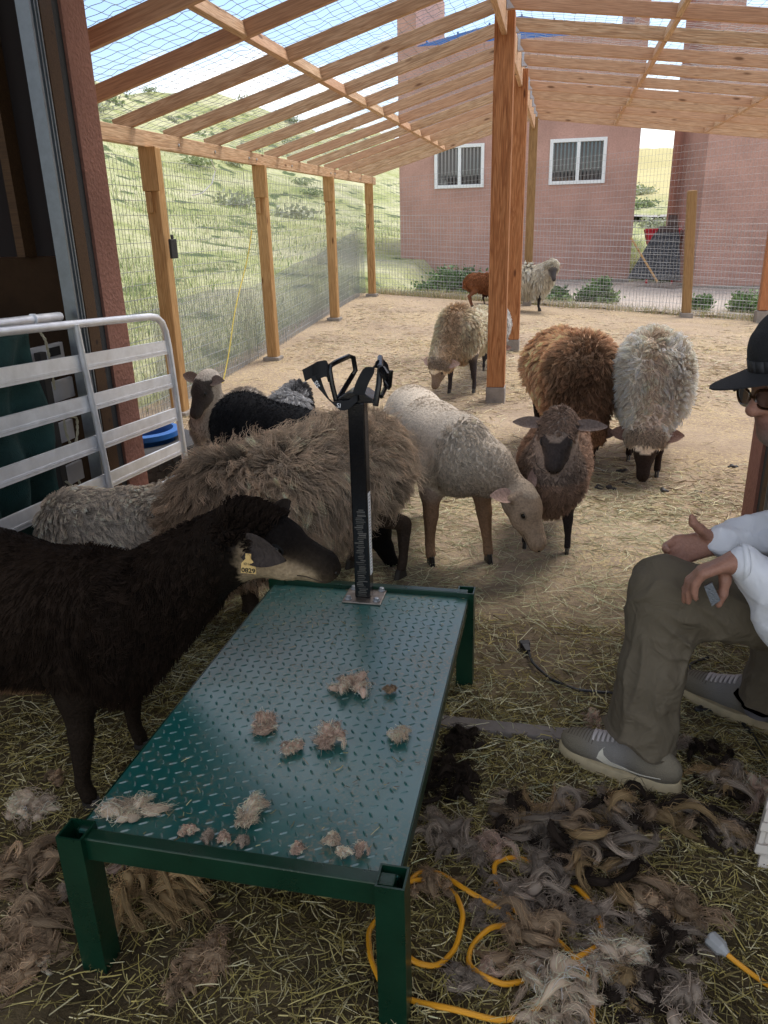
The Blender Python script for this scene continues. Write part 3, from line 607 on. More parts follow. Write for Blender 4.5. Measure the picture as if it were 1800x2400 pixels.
# ------------------------------------------------------------------ implicit bodies (smooth union of tapered limbs, one continuous surface)
def unit(v): v = np.asarray(v, float); return v/(np.linalg.norm(v)+1e-12)
class Body:
    def __init__(s, h=0.012): s.h = h; s.p = []
    def cone(s, a, b, ra, rb, col=(.5, .5, .5), wool=0.0, k=0.03):
        s.p.append(('c', np.array(a, float), np.array(b, float), ra, rb, np.array(col, float), wool, k)); return s
    def chain(s, pts, rs, col=(.5, .5, .5), wool=0.0, k=0.02):
        for i in range(len(pts)-1): s.cone(pts[i], pts[i+1], rs[i], rs[i+1], col, wool, k)
        return s
    def ell(s, c, r, ax=None, up=None, col=(.5, .5, .5), wool=0.0, k=0.04):
        f = unit(ax if ax is not None else (1, 0, 0)); u = np.array(up if up is not None else (0, 0, 1), float); u = unit(u-f*np.dot(u, f)); sd = np.cross(u, f)
        s.p.append(('e', np.array(c, float), np.array(r, float), np.stack([f, sd, u]), None, np.array(col, float), wool, k)); return s
    def dist(s, q, pts):
        if q[0] == 'c':
            a, b, ra, rb = q[1:5]; ab = b-a; L2 = float(ab@ab)+1e-9
            t = np.clip(((pts-a)@ab)/L2, 0, 1); return np.linalg.norm(pts-a-t[..., None]*ab, axis=-1)-(ra+(rb-ra)*t)
        l = (pts-q[1])@q[3].T; k0 = np.linalg.norm(l/q[2], axis=-1); k1 = np.linalg.norm(l/(q[2]**2), axis=-1); return k0*(k0-1)/(k1+1e-6)
    def bound(s, q):
        if q[0] == 'c': return np.minimum(q[1]-q[3], q[2]-q[4]), np.maximum(q[1]+q[3], q[2]+q[4])
        e = np.sqrt(((q[3]*q[2][:, None])**2).sum(0)); return q[1]-e, q[1]+e
    def mesh(s, disp=None):
        h = s.h; bs = [s.bound(q) for q in s.p]; lo = np.min([b[0] for b in bs], 0)-5*h; hi = np.max([b[1] for b in bs], 0)+5*h
        n = np.ceil((hi-lo)/h).astype(int)+1; f = np.full(n, 0.2, np.float32)
        for q, (a, b) in zip(s.p, bs):
            mg = 3*h+q[7]; i0 = np.maximum(np.floor((a-mg-lo)/h).astype(int), 0); i1 = np.minimum(np.ceil((b+mg-lo)/h).astype(int)+1, n)
            g = np.stack(np.meshgrid(*[lo[k]+h*np.arange(i0[k], i1[k]) for k in range(3)], indexing='ij'), -1)
            d = s.dist(q, g).astype(np.float32); sl_ = tuple(slice(i0[k], i1[k]) for k in range(3)); o = f[sl_]; kk = q[7]
            hh = np.maximum(kk-np.abs(o-d), 0)/kk; f[sl_] = np.minimum(o, d)-hh*hh*kk*0.25
        if disp is not None:
            m_ = np.abs(f) < 3*h+0.02; ii = np.argwhere(m_); f[m_] -= disp(lo+h*ii).astype(np.float32)
        V, Q = surfnet(f, lo, h); W = np.zeros((len(V), len(s.p)), np.float32)
        for i, q in enumerate(s.p): W[:, i] = np.exp(-np.clip(s.dist(q, V), -0.05, 1)/0.010)
        W /= W.sum(1, keepdims=True)
        C = W@np.array([q[5] for q in s.p]); wool = W@np.array([q[6] for q in s.p]); return V, Q, C, wool
def surfnet(f, lo, h):
    s = f < 0; nx, ny, nz = f.shape
    cnt = np.zeros((nx-1, ny-1, nz-1), np.int8); cs = [(a, b, c) for a in (0, 1) for b in (0, 1) for c in (0, 1)]
    for a, b, c in cs: cnt += s[a:nx-1+a, b:ny-1+b, c:nz-1+c]
    idx = np.argwhere((cnt > 0) & (cnt < 8)); ids = np.full((nx-1, ny-1, nz-1), -1, np.int64); ids[tuple(idx.T)] = np.arange(len(idx))
    acc = np.zeros((len(idx), 3)); num = np.zeros(len(idx)); fv = {c: f[idx[:, 0]+c[0], idx[:, 1]+c[1], idx[:, 2]+c[2]] for c in cs}
    for c in cs:
        for ax in range(3):
            if c[ax]: continue
            d = list(c); d[ax] = 1; d = tuple(d); a, b = fv[c], fv[d]; x = (a < 0) != (b < 0); t = np.where(x, a/np.where(x, a-b, 1), 0)
            p = np.tile(np.array(c, float), (len(idx), 1)); p[:, ax] += t; acc[x] += p[x]; num[x] += 1
    V = lo+h*(idx+acc/num[:, None]); Q = []
    for ax in range(3):
        sl0 = [slice(1, -1)]*3; sl0[ax] = slice(0, -1); sl1 = list(sl0); sl1[ax] = slice(1, None)
        a, b = s[tuple(sl0)], s[tuple(sl1)]; e = np.argwhere(a != b); o = np.ones(3, int); o[ax] = 0; e = e+o; sg = s[tuple(e.T)]
        u, v = [(1, 2), (2, 0), (0, 1)][ax]; du = np.zeros(3, int); du[u] = 1; dv = np.zeros(3, int); dv[v] = 1
        q = np.stack([ids[tuple((e-du-dv).T)], ids[tuple((e-dv).T)], ids[tuple(e.T)], ids[tuple((e-du).T)]], 1)
        q[~sg] = q[~sg][:, ::-1]; Q.append(q)
    return V, np.concatenate(Q)
def relax(V, Q, it=2):
    e = np.concatenate([Q[:, [0, 1]], Q[:, [1, 2]], Q[:, [2, 3]], Q[:, [3, 0]]])
    for _ in range(it):
        acc = np.zeros_like(V); n = np.zeros(len(V))
        for a, b in ((0, 1), (1, 0)):
            for k in range(3): acc[:, k] += np.bincount(e[:, a], V[e[:, b], k], len(V))
            n += np.bincount(e[:, a], minlength=len(V))
        V = V*0.5+0.5*acc/np.maximum(n, 1)[:, None]
    return V
def quad_normals(V, Q):
    n = np.cross(V[Q[:, 2]]-V[Q[:, 0]], V[Q[:, 3]]-V[Q[:, 1]]); ar = np.linalg.norm(n, axis=1)/2; return n/(2*ar[:, None]+1e-12), ar

def fleece(V, Q, C, wool, n, length, rad, seed, curl=0.35, gravity=0.8, lift=0.55, clump=0.6, ncl=None, segs=6, tipcol=1.25, rootcol=0.5, flow=None, colfn=None, wave=3.0, jit=0.12, thr=0.5, cj=0.16, region=None, lenfn=None):
    """wool locks grown as real geometry: returns mesh arrays"""
    g = np.random.default_rng(seed); nm, ar = quad_normals(V, Q); wq = wool[Q].mean(1); pr = ar*np.clip((wq-thr)/(1-thr), 0, 1)
    if region is not None: pr = pr*region(V[Q].mean(1))
    if pr.sum() <= 0: return None
    f = g.choice(len(Q), n, p=pr/pr.sum()); u, v = g.random((2, n, 1)); q = V[Q[f]]
    P = q[:, 0]*(1-u)*(1-v)+q[:, 1]*u*(1-v)+q[:, 2]*u*v+q[:, 3]*(1-u)*v; Nn = nm[f]; c0 = C[Q[f]].mean(1)
    sw = np.stack([noise3(P, 9, seed+k) for k in (1, 2, 3)], 1)+0.5*np.stack([noise3(P, 28, seed+k) for k in (4, 5, 6)], 1)
    G = np.array([0, 0, -1.0])*gravity; F = G if flow is None else G+flow(P)
    T = F+sw*curl*1.2; T = T-Nn*np.sum(T*Nn, 1, keepdims=True)*0.85
    D = Nn*lift+T; D /= np.linalg.norm(D, axis=1, keepdims=True)+1e-9
    Ls = length*(0.65+0.7*g.random(n))*(1+0.25*noise3(P, 6, seed+9)); Ls = np.clip(Ls, length*0.35, length*1.7)
    if lenfn is not None: Ls = Ls*lenfn(P)
    ncl = ncl or n//14; ci = g.choice(n, ncl, replace=False); from mathutils.kdtree import KDTree
    kd = KDTree(ncl); [kd.insert(P[i], j) for j, i in enumerate(ci)]; kd.balance()
    near = np.array([kd.find(p)[1] for p in P]); cc = ci[near]; tipc = P[cc]+D[cc]*Ls[:, None]
    t = np.linspace(0, 1, segs); side = np.cross(D, Nn); side /= np.linalg.norm(side, axis=1, keepdims=True)+1e-9
    ph = g.random(ncl)[near]*6.28+g.normal(0, 0.5, n); am = curl*0.22*Ls
    Pt = np.zeros((n, segs, 3))
    for i, a in enumerate(t):
        bend = Nn*(lift*0.6*Ls*a*(1-a))[:, None]+G*(0.35*Ls*a*a)[:, None]*gravity
        p = P-Nn*0.004+D*(Ls*a)[:, None]+bend+side*(am*np.sin(ph+a*wave*2)*a**0.6)[:, None]+Nn*(0.6*am*np.cos(ph+a*wave*2)*a)[:, None]
        Pt[:, i] = p*(1-clump*a**1.3)+(tipc-(P[cc]-P)*0.25+bend*0.6)*(clump*a**1.3)
    R = rad*(0.7+0.6*g.random(n))[:, None]*np.array([1.0-0.75*max(0, a-0.25)/0.75 for a in t])[None]
    Vv, Fq = locks_mesh(Pt, R)
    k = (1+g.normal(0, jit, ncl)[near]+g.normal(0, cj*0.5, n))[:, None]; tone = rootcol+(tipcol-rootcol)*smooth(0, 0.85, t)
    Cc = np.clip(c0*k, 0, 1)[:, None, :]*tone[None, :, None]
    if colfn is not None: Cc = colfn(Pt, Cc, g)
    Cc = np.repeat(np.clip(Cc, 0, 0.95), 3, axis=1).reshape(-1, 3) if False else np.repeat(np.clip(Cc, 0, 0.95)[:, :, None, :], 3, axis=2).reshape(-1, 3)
    return Vv, Fq, Cc

def ear_mesh(L_, W_, col_out, col_in, cup=0.35):
    """leaf-shaped ear along +X, flat in XY, cupped upward"""
    ns, nw = 12, 7; v = []; c = []
    for side in (1, -1):
        for i in range(ns):
            a = i/(ns-1); wd = W_*0.5*(math.sin(math.pi*min(1, a*0.92+0.10))**0.75)*(1.0 if a < 0.97 else 0.5)+0.003
            for j in range(nw):
                b = -1+2*j/(nw-1); v.append((a*L_, b*wd, cup*(b*b)*wd+side*0.0025*(1-b*b)-0.10*L_*a*a)); c.append(col_out if side < 0 else col_in)
    f = []; o = ns*nw
    for i in range(ns-1):
        for j in range(nw-1):
            a = i*nw+j; f.append((a, a+nw, a+nw+1, a+1)); f.append((o+a, o+a+1, o+a+nw+1, o+a+nw))
    for i in range(ns-1):
        for j in (0, nw-1):
            a = i*nw+j; q = (a, a+nw, o+a+nw, o+a); f.append(q if j else q[::-1])
    for i in (0, ns-1):
        for j in range(nw-1): a = i*nw+j; f.append((a, a+1, o+a+1, o+a))
    return np.array(v), np.array(f), np.array(c, float)
def place_mesh(name, v, f, c, m, X, Y, O, parent, smooth=True):
    X = unit(X); Y = np.array(Y, float); Y = unit(Y-X*np.dot(X, Y)); Z = np.cross(X, Y); w_ = v[:, :1]*X+v[:, 1:2]*Y+v[:, 2:3]*Z+np.array(O)
    o = link(name, np_mesh(name, w_, f, m, c, smooth), parent, world=False); return o
def ball(name, c, r, m, parent, sc3=(1, 1, 1)):
    b_ = MB(); prof = [(math.sin(a)*r, -math.cos(a)*r) for a in np.linspace(0.02, math.pi-0.02, 9)]; b_.lathe(prof, (0, 0, 0), 12); v = np.concatenate(b_.v)*np.array(sc3)+np.array(c)
    return link(name, np_mesh(name, v, [np.array(f) for f in b_.f.values() if f], m, None, True), parent, world=False)

def sheep(name, label, loc, heading, s=1.0, wool_col=(.6, .5, .4), skin=(.05, .04, .035), face=None, legcol=None, poll=(0.62, 0, 0.72), muz=(0.80, 0, 0.56), head_s=1.0, fat=1.0,
          fl=None, h=0.013, legs=None, ear_dir=(-0.15, 1, -0.1), ear_len=0.12, ear_in=(.25, .16, .13), group='sheep of the flock', bodyfn=None, belly=0.0, topknot=0.6, neck_r=(0.13, 0.085),
          neckw=1.0, bodytilt=0.0, seed=1, withers=None, eyes=True, extra=None, facehair=0, ear_w=.5, ear_vert=None, woolskin=None, disp=None, legh=1.0, face2=None, tilt_up=(0, 0, 1), zoff=None, neck_mid=None, cat='sheep', tail=True, shorn=None):
    """local frame: x forward, y left, z up, origin on the ground under the barrel"""
    face = face or skin; legcol = legcol or skin; wc = np.array(woolskin if woolskin is not None else np.array(wool_col)*0.55)
    B = Body(h); S = lambda *p: np.array(p, float)*s
    lz = legh
    B.ell(S(0.02, 0, 0.50*lz), np.array((.40, .175*fat, .185*fat))*s, col=wc, wool=1)
    B.ell(S(.27, 0, .485*lz), np.array((.19, .155*fat, .20*fat))*s, col=wc, wool=1, k=0.05)
    B.ell(S(-.28, 0, .52*lz), np.array((.21, .165*fat, .175*fat))*s, col=wc, wool=1, k=0.05)
    if belly: B.ell(S(-0.02, 0, .42*lz), np.array((.30, .14*fat, .12+belly))*s, col=wc, wool=1, k=0.05)
    P = S(*poll); Mz = S(*muz); f = unit(Mz-P); u = np.array(tilt_up, float); u = unit(u-f*np.dot(u, f)) if abs(np.dot(u, f)) < 0.97 else unit(np.array([1, 0, 0.3])-f*np.dot([1, 0, 0.3], f)); sd = np.cross(u, f)
    hs = s*head_s; nb = S(*(withers or (.36, 0, .60*lz))); ne = P-f*0.02*hs-u*0.03*hs
    if neck_mid is not None: B.chain([nb, S(*neck_mid), ne], [neck_r[0]*s, (neck_r[0]*.5+neck_r[1]*.5)*s, neck_r[1]*s], wc, neckw, 0.06*s)
    else: B.cone(nb, ne, neck_r[0]*s, neck_r[1]*s, wc, neckw, 0.06*s)
    B.cone(nb+S(0, 0, -.10), P*0.6+nb*0.4-u*0.06*hs, .12*s, .07*s, wc, neckw, 0.06*s)
    fc = np.array(face); f2 = np.array(face2 if face2 is not None else face)
    hl = np.linalg.norm(Mz-P)
    B.ell(P+f*.03*hs, np.array((.080, .056, .060))*hs, f, u, fc, topknot, .03*hs)
    B.cone(P+f*.06*hs-u*.006*hs, P+f*(hl-.035*hs)-u*.004*hs, .052*hs, .031*hs, fc, 0, .025*hs)
    B.cone(P+f*.03*hs-u*.050*hs, P+f*(hl-.045*hs)-u*.026*hs, .040*hs, .024*hs, f2, 0, .025*hs)
    B.ell(P+f*(hl-.022*hs)-u*.010*hs, np.array((.034, .030, .032))*hs, f, u, fc*0.8 if face2 is None else fc, 0, .015*hs)
    B.ell(P+f*(hl-.028*hs)-u*.032*hs, np.array((.026, .020, .012))*hs, f, u, f2, 0, .010*hs)
    for e in (-1, 1):
        B.ell(P+f*.070*hs+sd*e*.038*hs+u*.018*hs, np.array((.028, .016, .016))*hs, f, u, fc, 0, .02*hs)
        B.ell(P+f*.085*hs+sd*e*.036*hs-u*.030*hs, np.array((.045, .014, .028))*hs, f, u, (fc+f2)/2, 0, .02*hs)
        B.cone(P+sd*e*.045*hs-u*.004*hs, P+sd*e*.072*hs-u*.008*hs, .022*hs, .014*hs, fc, 0, .015*hs)
    lg = legs or {}; hooves = []
    for key, x, y in (('fl', .26, .095), ('fr', .26, -.095), ('rl', -.33, .105), ('rr', -.33, -.105)):
        dx, dy = lg.get(key, (0, 0))[:2]; lc = np.array(legcol); x0, y0 = x, y; xf, yf = x+dx, y+dy; dzh = lg.get(key, (0, 0, 0))[2] if len(lg.get(key, (0, 0))) > 2 else 0
        if key[0] == 'f':
            pts = [S(x0, y0*1.05, .42*lz), S(x0+dx*.3+.01, y0+dy*.3, .34*lz), S(x0+dx*.65+.012, y0+dy*.65, .225*lz), S(xf, yf, .085+dzh), S(xf+.012, yf, .045+dzh)]; rs = np.array([.070, .046, .030, .0185, .023])*s
        else:
            pts = [S(x0+.04, y0, .46*lz), S(x0+.10+dx*.2, y0+dy*.2, .36*lz), S(x0-.045+dx*.7, y0+dy*.7, .235*lz), S(xf-.005, yf, .085+dzh), S(xf+.010, yf, .045+dzh)]; rs = np.array([.095, .062, .031, .020, .024])*s
        B.cone(pts[0], pts[1], rs[0], rs[1], wc*.6+lc*.4, .55, .04*s); B.cone(pts[1], pts[2], rs[1], rs[2], lc, 0.0, .03*s); B.cone(pts[2], pts[3], rs[2]*1.08, rs[3], lc, 0, .012*s); B.cone(pts[3], pts[4], rs[3], rs[4], lc, 0, .012*s)
        hooves.append((xf+.022, yf, dzh))
    if tail: B.cone(S(-.46, 0, .56*lz), S(-.50, 0, .42*lz), .035*s, .02*s, wc, 1, .03*s)
    if extra: extra(B, S, P, f, u, sd, hs)
    V, Q, C, wool = B.mesh(disp); V = relax(V, Q, 1)
    if bodyfn is not None: C, wool = bodyfn(V, C, wool, s)
    V[:, 2] = np.maximum(V[:, 2], 0.004)
    z0 = float(ground_z(loc[0], loc[1])) if zoff is None else zoff
    body = link(name, np_mesh(name, V, Q, M['coat'], C)); body.location = (loc[0], loc[1], z0); body.rotation_euler = (0, bodytilt, R_(heading))
    tag(body, label, cat, group)
    for (x, y, dzh) in hooves:
        v_ = MB()
        for e in (-1, 1):
            pts = [(x-.028, y+e*.011), (x+.018, y+e*.012), (x+.034, y+e*.004), (x+.030, y+e*.002), (x-.028, y+e*.001)]
            if e < 0: pts = pts[::-1]
            n_ = len(pts); lo_ = [(a*s, b_*s, (dzh+0.0)*s) for a, b_ in pts]
            cx, cy = x-.008, y+e*.006; hi_ = [((cx+(a-cx)*.72-.004)*s, (cy+(b_-cy)*1.0)*s, (.040+dzh)*s) for a, b_ in pts]
            v_.add(lo_+hi_, [tuple(range(n_))[::-1], tuple(range(n_, 2*n_))]+[(i, (i+1) % n_, n_+(i+1) % n_, n_+i) for i in range(n_)])
        v_.build('hoof', M['hoof'], body, bevel=0.002, world=False)
    if eyes:
        from mathutils.bvhtree import BVHTree
        bv = BVHTree.FromPolygons(V.tolist(), Q.tolist())
        def side_hit(a, c, e):
            o3 = P+f*a+u*c+sd*e*.25; r = bv.ray_cast(Vector(o3), Vector(-sd*e)); return (P+f*a+u*c+sd*e*.04*hs) if r[0] is None else np.array(r[0])
        for e in (-1, 1):
            ec = side_hit(.074*hs, .012*hs, e); ball('eye', ec-sd*e*.006*hs, .0115*hs, M['eye'], body)
            b_ = MB(); b_.tube([ec-sd*e*.0005*hs+f*math.cos(k)*.0145*hs+u*math.sin(k)*.0105*hs-sd*e*(.002 if abs(math.cos(k)) > .7 else 0) for k in np.linspace(0, 2*math.pi, 15)], .0030*hs, 6, tuple(fc*.55+.004), cap=False); b_.build('eyelid', M['vc'], body, smooth=True, world=False)
            nb_ = P+f*(hl+.004*hs)+sd*e*.013*hs-u*.006*hs; ball('nostril', nb_, .0050*hs, M['eye'], body)
            if facehair:
                pts = [side_hit(hl*k-.0*hs, (-.030-.006*(k-.7))*hs, e)+sd*e*.0004 for k in np.linspace(1.0, .66, 7)]
                b_ = MB(); b_.tube(pts, .0015*hs, 5, tuple(f2*.2)); b_.build('mouth_line', M['vc'], body, smooth=True, world=False)
    for e in (-1, 1):
        ed = ear_dir if not isinstance(ear_dir, dict) else ear_dir[e]
        d = f*ed[0]*1.0+sd*e*ed[1]+u*ed[2]; v, fq, c = ear_mesh(ear_len*hs, ear_len*ear_w*hs, tuple(fc), ear_in)
        place_mesh('ear', v, fq, c, M['coat'], d, (np.cross(u, d)*1.0+f*0.35) if ear_vert is None else np.array(ear_vert), P+sd*e*.052*hs-u*.004*hs-f*.004, body)
    if fl:
        hc = P+f*.05*hs; away = lambda p: smooth(.085*hs, .12*hs, np.linalg.norm(p-hc, axis=1))
        ln = lambda p: .28+.72*smooth(.06*hs, .36*hs, np.linalg.norm(p-hc, axis=1)); fl = fl if isinstance(fl, list) else [fl]
        for kw in fl:
            rg = kw.get('region'); kw['region'] = (lambda p, rg=rg: away(p)*(rg(p) if rg else 1)); kw['lenfn'] = ln
        if topknot > .55:
            tk = lambda p: smooth(.13*hs, .10*hs, np.linalg.norm(p-hc, axis=1))*smooth(.060*hs, .035*hs, (p-P)@f)*smooth(-.035*hs, .0, (p-P)@u)
            fl.append(dict(n=2600, length=.017*hs, rad=.0016*hs, curl=1.1, gravity=.35, lift=.6, clump=.8, segs=6, rootcol=.55, tipcol=1.2, region=tk, thr=.1, flow=lambda p: np.tile(f*.6, (len(p), 1))))
        for i, kw in enumerate(fl):
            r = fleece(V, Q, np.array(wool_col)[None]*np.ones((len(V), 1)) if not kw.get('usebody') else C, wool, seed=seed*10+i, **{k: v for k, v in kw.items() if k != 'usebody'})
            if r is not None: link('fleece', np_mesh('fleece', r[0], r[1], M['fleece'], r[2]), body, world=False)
    if facehair:
        r = fleece(V, Q, C, 1-wool, facehair, .0085*hs, .00055, seed+500, curl=.2, gravity=.25, lift=.22, clump=.1, segs=3, rootcol=.9, tipcol=1.35, jit=.15, thr=.3, flow=lambda p: np.tile(f*.7, (len(p), 1)), region=lambda p: smooth(-.10*s, .10*s, p[:, 2]-.02)*(np.linalg.norm(p-(P+f*(hl+.01*hs)), axis=1) > .022*hs))
        if r is not None: link('short_hair', np_mesh('short_hair', r[0], r[1], M['fleece'], r[2]), body, world=False)
    return body, dict(P=P, f=f, u=u, sd=sd, hs=hs, hl=hl)
# ---- FLOCK ----
GR = 'flock of sheep in and around the barn'
def spots(c1, c2, sc_, sd_, thr=0.1):
    def fn(V, C, wool, s):
        k = smooth(thr-0.15, thr+0.15, noise3(V, sc_, sd_))[:, None]; m = (wool > 0.35)[:, None]
        return np.where(m, np.array(c1)*(1-k)+np.array(c2)*k, C), wool
    return fn
# 1 black sheep beside the stand
def black_fn(V, C, wool, s):
    x, y, z = V.T/s; C = C.copy()
    bel = smooth(.36, .30, z)*smooth(.34, .1, x)*(wool > .5); C = C*(1-bel[:, None])+np.array((.20, .12, .07))*bel[:, None]
    br = (noise3(V, 6, 5)*0.5+0.5)[:, None]; C = C*(.55+1.15*br*np.array((1.15, 1, .9)))*(wool > .5)[:, None]+C*(wool <= .5)[:, None]
    P_, M_ = np.array((.745, -.03, .775)), np.array((.945, -.03, .70)); f_ = unit(M_-P_); u_ = unit(np.array((0, 0, 1))-f_*f_[2]); r_ = np.stack([x, y, z], 1)-P_; a_, c_ = r_@f_, r_@u_
    pal = smooth(.008, -.016, c_+.16*(a_-.10))*smooth(-.005, .03, a_)*smooth(.195, .165, a_)*(wool < .9); C = C*(1-pal[:, None])+np.array((.40, .30, .19))*pal[:, None]; wool = wool*(1-smooth(-.03, 0, a_)*(c_ < -.01))
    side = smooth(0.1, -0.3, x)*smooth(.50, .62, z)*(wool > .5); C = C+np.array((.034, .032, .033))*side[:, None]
    return C, wool
S1, k1 = sheep('sheep', 'black shorn sheep with a yellow ear tag standing left of the green stand', (-1.36, 1.52), 0, s=0.97, facehair=9000, wool_col=(.026, .017, .012), skin=(.016, .010, .007), face=(.007, .0055, .005), face2=(.25, .18, .115), legcol=(.018, .012, .008),
    poll=(.745, -.03, .775), muz=(.945, -.03, .70), head_s=1.10, fat=1.0, h=0.010, ear_dir={-1: (.82, .52, .26), 1: (.25, .8, .15)}, ear_len=.130, ear_w=.44, ear_vert=(.12, .25, 1), ear_in=(.05, .04, .035), topknot=.75, neck_r=(.125, .088), withers=(.33, 0, .50), seed=1, extra=lambda B, S, P, f, u, sd, hs: B.ell(S(-.12, 0, .575), (.30, .125, .155), col=(.016, .0105, .0072), wool=1, k=.06), bodyfn=black_fn, woolskin=(.016, .0105, .0072), belly=.02,
    legs={'fl': (.01, .02), 'fr': (.00, -.04), 'rl': (-.03, 0), 'rr': (-.1, 0)}, group=GR,
    fl=[dict(usebody=True, n=30000, length=.022, rad=.0012, curl=.25, gravity=.8, lift=.45, clump=.35, segs=4, rootcol=.8, tipcol=1.9, thr=.4, jit=.2, flow=lambda P: np.stack([-0.9+0*P[:, 0], 0*P[:, 0], 0*P[:, 0]], -1)*smooth(.3, .1, P[:, 0])[:, None]),
        dict(n=10000, length=.024, rad=.0017, curl=1.0, gravity=.8, lift=.4, clump=.8, segs=6, rootcol=.6, tipcol=1.3, thr=.4, jit=.25, region=lambda P: smooth(.32, .44, P[:, 0])*smooth(.36, .44, P[:, 2]))])
# yellow ear tag
def text_mesh(name, s, size, ext, m, parent, O, X, Y, bold=0.0, world=False, align='CENTER'):
    cu = bpy.data.curves.new(name, 'FONT'); cu.body = s; cu.size = size; cu.extrude = ext; cu.align_x = align; cu.align_y = 'CENTER'; cu.offset = bold
    to = bpy.data.objects.new(name, cu); COL.objects.link(to); dg = bpy.context.evaluated_depsgraph_get(); me = bpy.data.meshes.new_from_object(to.evaluated_get(dg)); bpy.data.objects.remove(to)
    X = Vector(unit(X)); Y = Vector(Y); Y = (Y-X*Y.dot(X)).normalized(); Z = X.cross(Y); mt = Matrix((X, Y, Z)).transposed().to_4x4(); mt.translation = Vector(O); me.transform(mt)
    me.materials.clear(); me.materials.append(m); o = bpy.data.objects.new(name, me); COL.objects.link(o)
    if world: adopt(o, parent)
    else: o.parent = parent
    return o
tagm = plain('yellow_tag', (0.72, 0.50, 0.20), 0.4); ink = plain('ink', (0.01, 0.01, 0.01), 0.6)
P, f, u, sd, hs = k1['P'], k1['f'], k1['u'], k1['sd'], k1['hs']
to = P-sd*.052*hs-u*.022*hs+f*.038*hs-sd*.040*hs
TX = unit(np.array([1, 0.12, -0.10])); TY = np.array([-0.12, -0.10, 1.0])
b_ = MB(); tw, th = .0165, .020
outl = [(-tw, -th), (tw, -th), (tw*.92, th*.15), (tw*.35, th*.75), (.006, th*1.35), (-.006, th*1.35), (-tw*.35, th*.75), (-tw*.92, th*.15)]
TZ = np.cross(TX, unit(TY-TX*np.dot(TX, TY))); TYn = unit(TY-TX*np.dot(TX, TY)); n_ = len(outl)
vv = [to+TX*a+TYn*b+TZ*c for c in (-.001, .001) for a, b in outl]; b_.add(vv, [tuple(range(n_))[::-1], tuple(range(n_, 2*n_))]+[(i, (i+1) % n_, n_+(i+1) % n_, n_+i) for i in range(n_)])
b_.tube([to+TYn*th*1.1+TZ*.001, to+TYn*th*1.1+TZ*.006], .0055, 10)
et = b_.build('ear_tag', tagm, S1, world=False)
text_mesh('tag_text', '0829', .0150, .0003, ink, et, to-TYn*.013+TZ*.0014, TX, TYn, bold=.0003)
text_mesh('tag_text', 'ID161', .008, .0003, ink, et, to+TYn*.0025+TZ*.0014, TX, TYn)
hn = MB(); hp = P+f*.012*hs+sd*.03*hs+u*.058*hs
# 2 white-grey woolly sheep behind it
sheep('sheep', 'curly grey-white sheep between the black sheep and the metal gate', (-1.50, 2.42), 2, s=0.70, wool_col=(.78, .67, .55), skin=(.10, .08, .07), poll=(.55, -.02, .34), muz=(.68, -.02, .16), fat=1.18, seed=2, group=GR, bodytilt=-.06,
    fl=dict(n=22000, length=.036, rad=.0013, curl=1.1, gravity=.7, lift=.5, clump=.8, ncl=1500, segs=7, rootcol=.5, tipcol=1.2, wave=3.4, jit=.16))
# 3 long-wool tan sheep across the middle
def tanfn(V, C, wool, s):
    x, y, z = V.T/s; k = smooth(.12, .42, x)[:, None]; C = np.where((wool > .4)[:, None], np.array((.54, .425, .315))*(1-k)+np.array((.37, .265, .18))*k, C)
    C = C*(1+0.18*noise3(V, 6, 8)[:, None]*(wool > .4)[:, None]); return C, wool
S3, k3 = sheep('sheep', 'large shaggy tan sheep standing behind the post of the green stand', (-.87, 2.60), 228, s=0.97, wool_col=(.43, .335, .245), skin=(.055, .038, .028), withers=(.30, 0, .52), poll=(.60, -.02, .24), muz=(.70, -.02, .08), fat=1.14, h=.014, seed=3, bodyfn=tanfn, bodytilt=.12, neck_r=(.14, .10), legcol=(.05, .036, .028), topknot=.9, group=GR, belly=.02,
    legs={'rl': (-.06, -.01), 'rr': (.03, -.04), 'fl': (.04, 0), 'fr': (-.02, 0)},
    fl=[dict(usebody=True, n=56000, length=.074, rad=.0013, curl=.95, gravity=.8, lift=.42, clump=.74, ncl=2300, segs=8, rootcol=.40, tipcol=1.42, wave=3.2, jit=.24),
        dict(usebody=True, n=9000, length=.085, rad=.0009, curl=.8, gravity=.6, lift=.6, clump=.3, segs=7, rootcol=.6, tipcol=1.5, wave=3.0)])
# 4 black shorn sheep behind it
sheep('sheep', 'black close-shorn sheep grazing behind the shaggy tan sheep', (-1.22, 3.30), -22, s=0.93, wool_col=(.012, .012, .014), skin=(.008, .007, .007), poll=(.56, -.04, .26), muz=(.70, -.05, .07), fat=1.02, bodytilt=.10, seed=4, group=GR, woolskin=(.009, .009, .010), topknot=.4,
    disp=lambda p: .0022*np.sin(p[:, 0]*150+3*np.sin(p[:, 2]*14)),
    fl=dict(n=16000, length=.018, rad=.0012, curl=.3, gravity=.8, lift=.45, clump=.3, segs=4, rootcol=.8, tipcol=2.4, thr=.4, jit=.3))
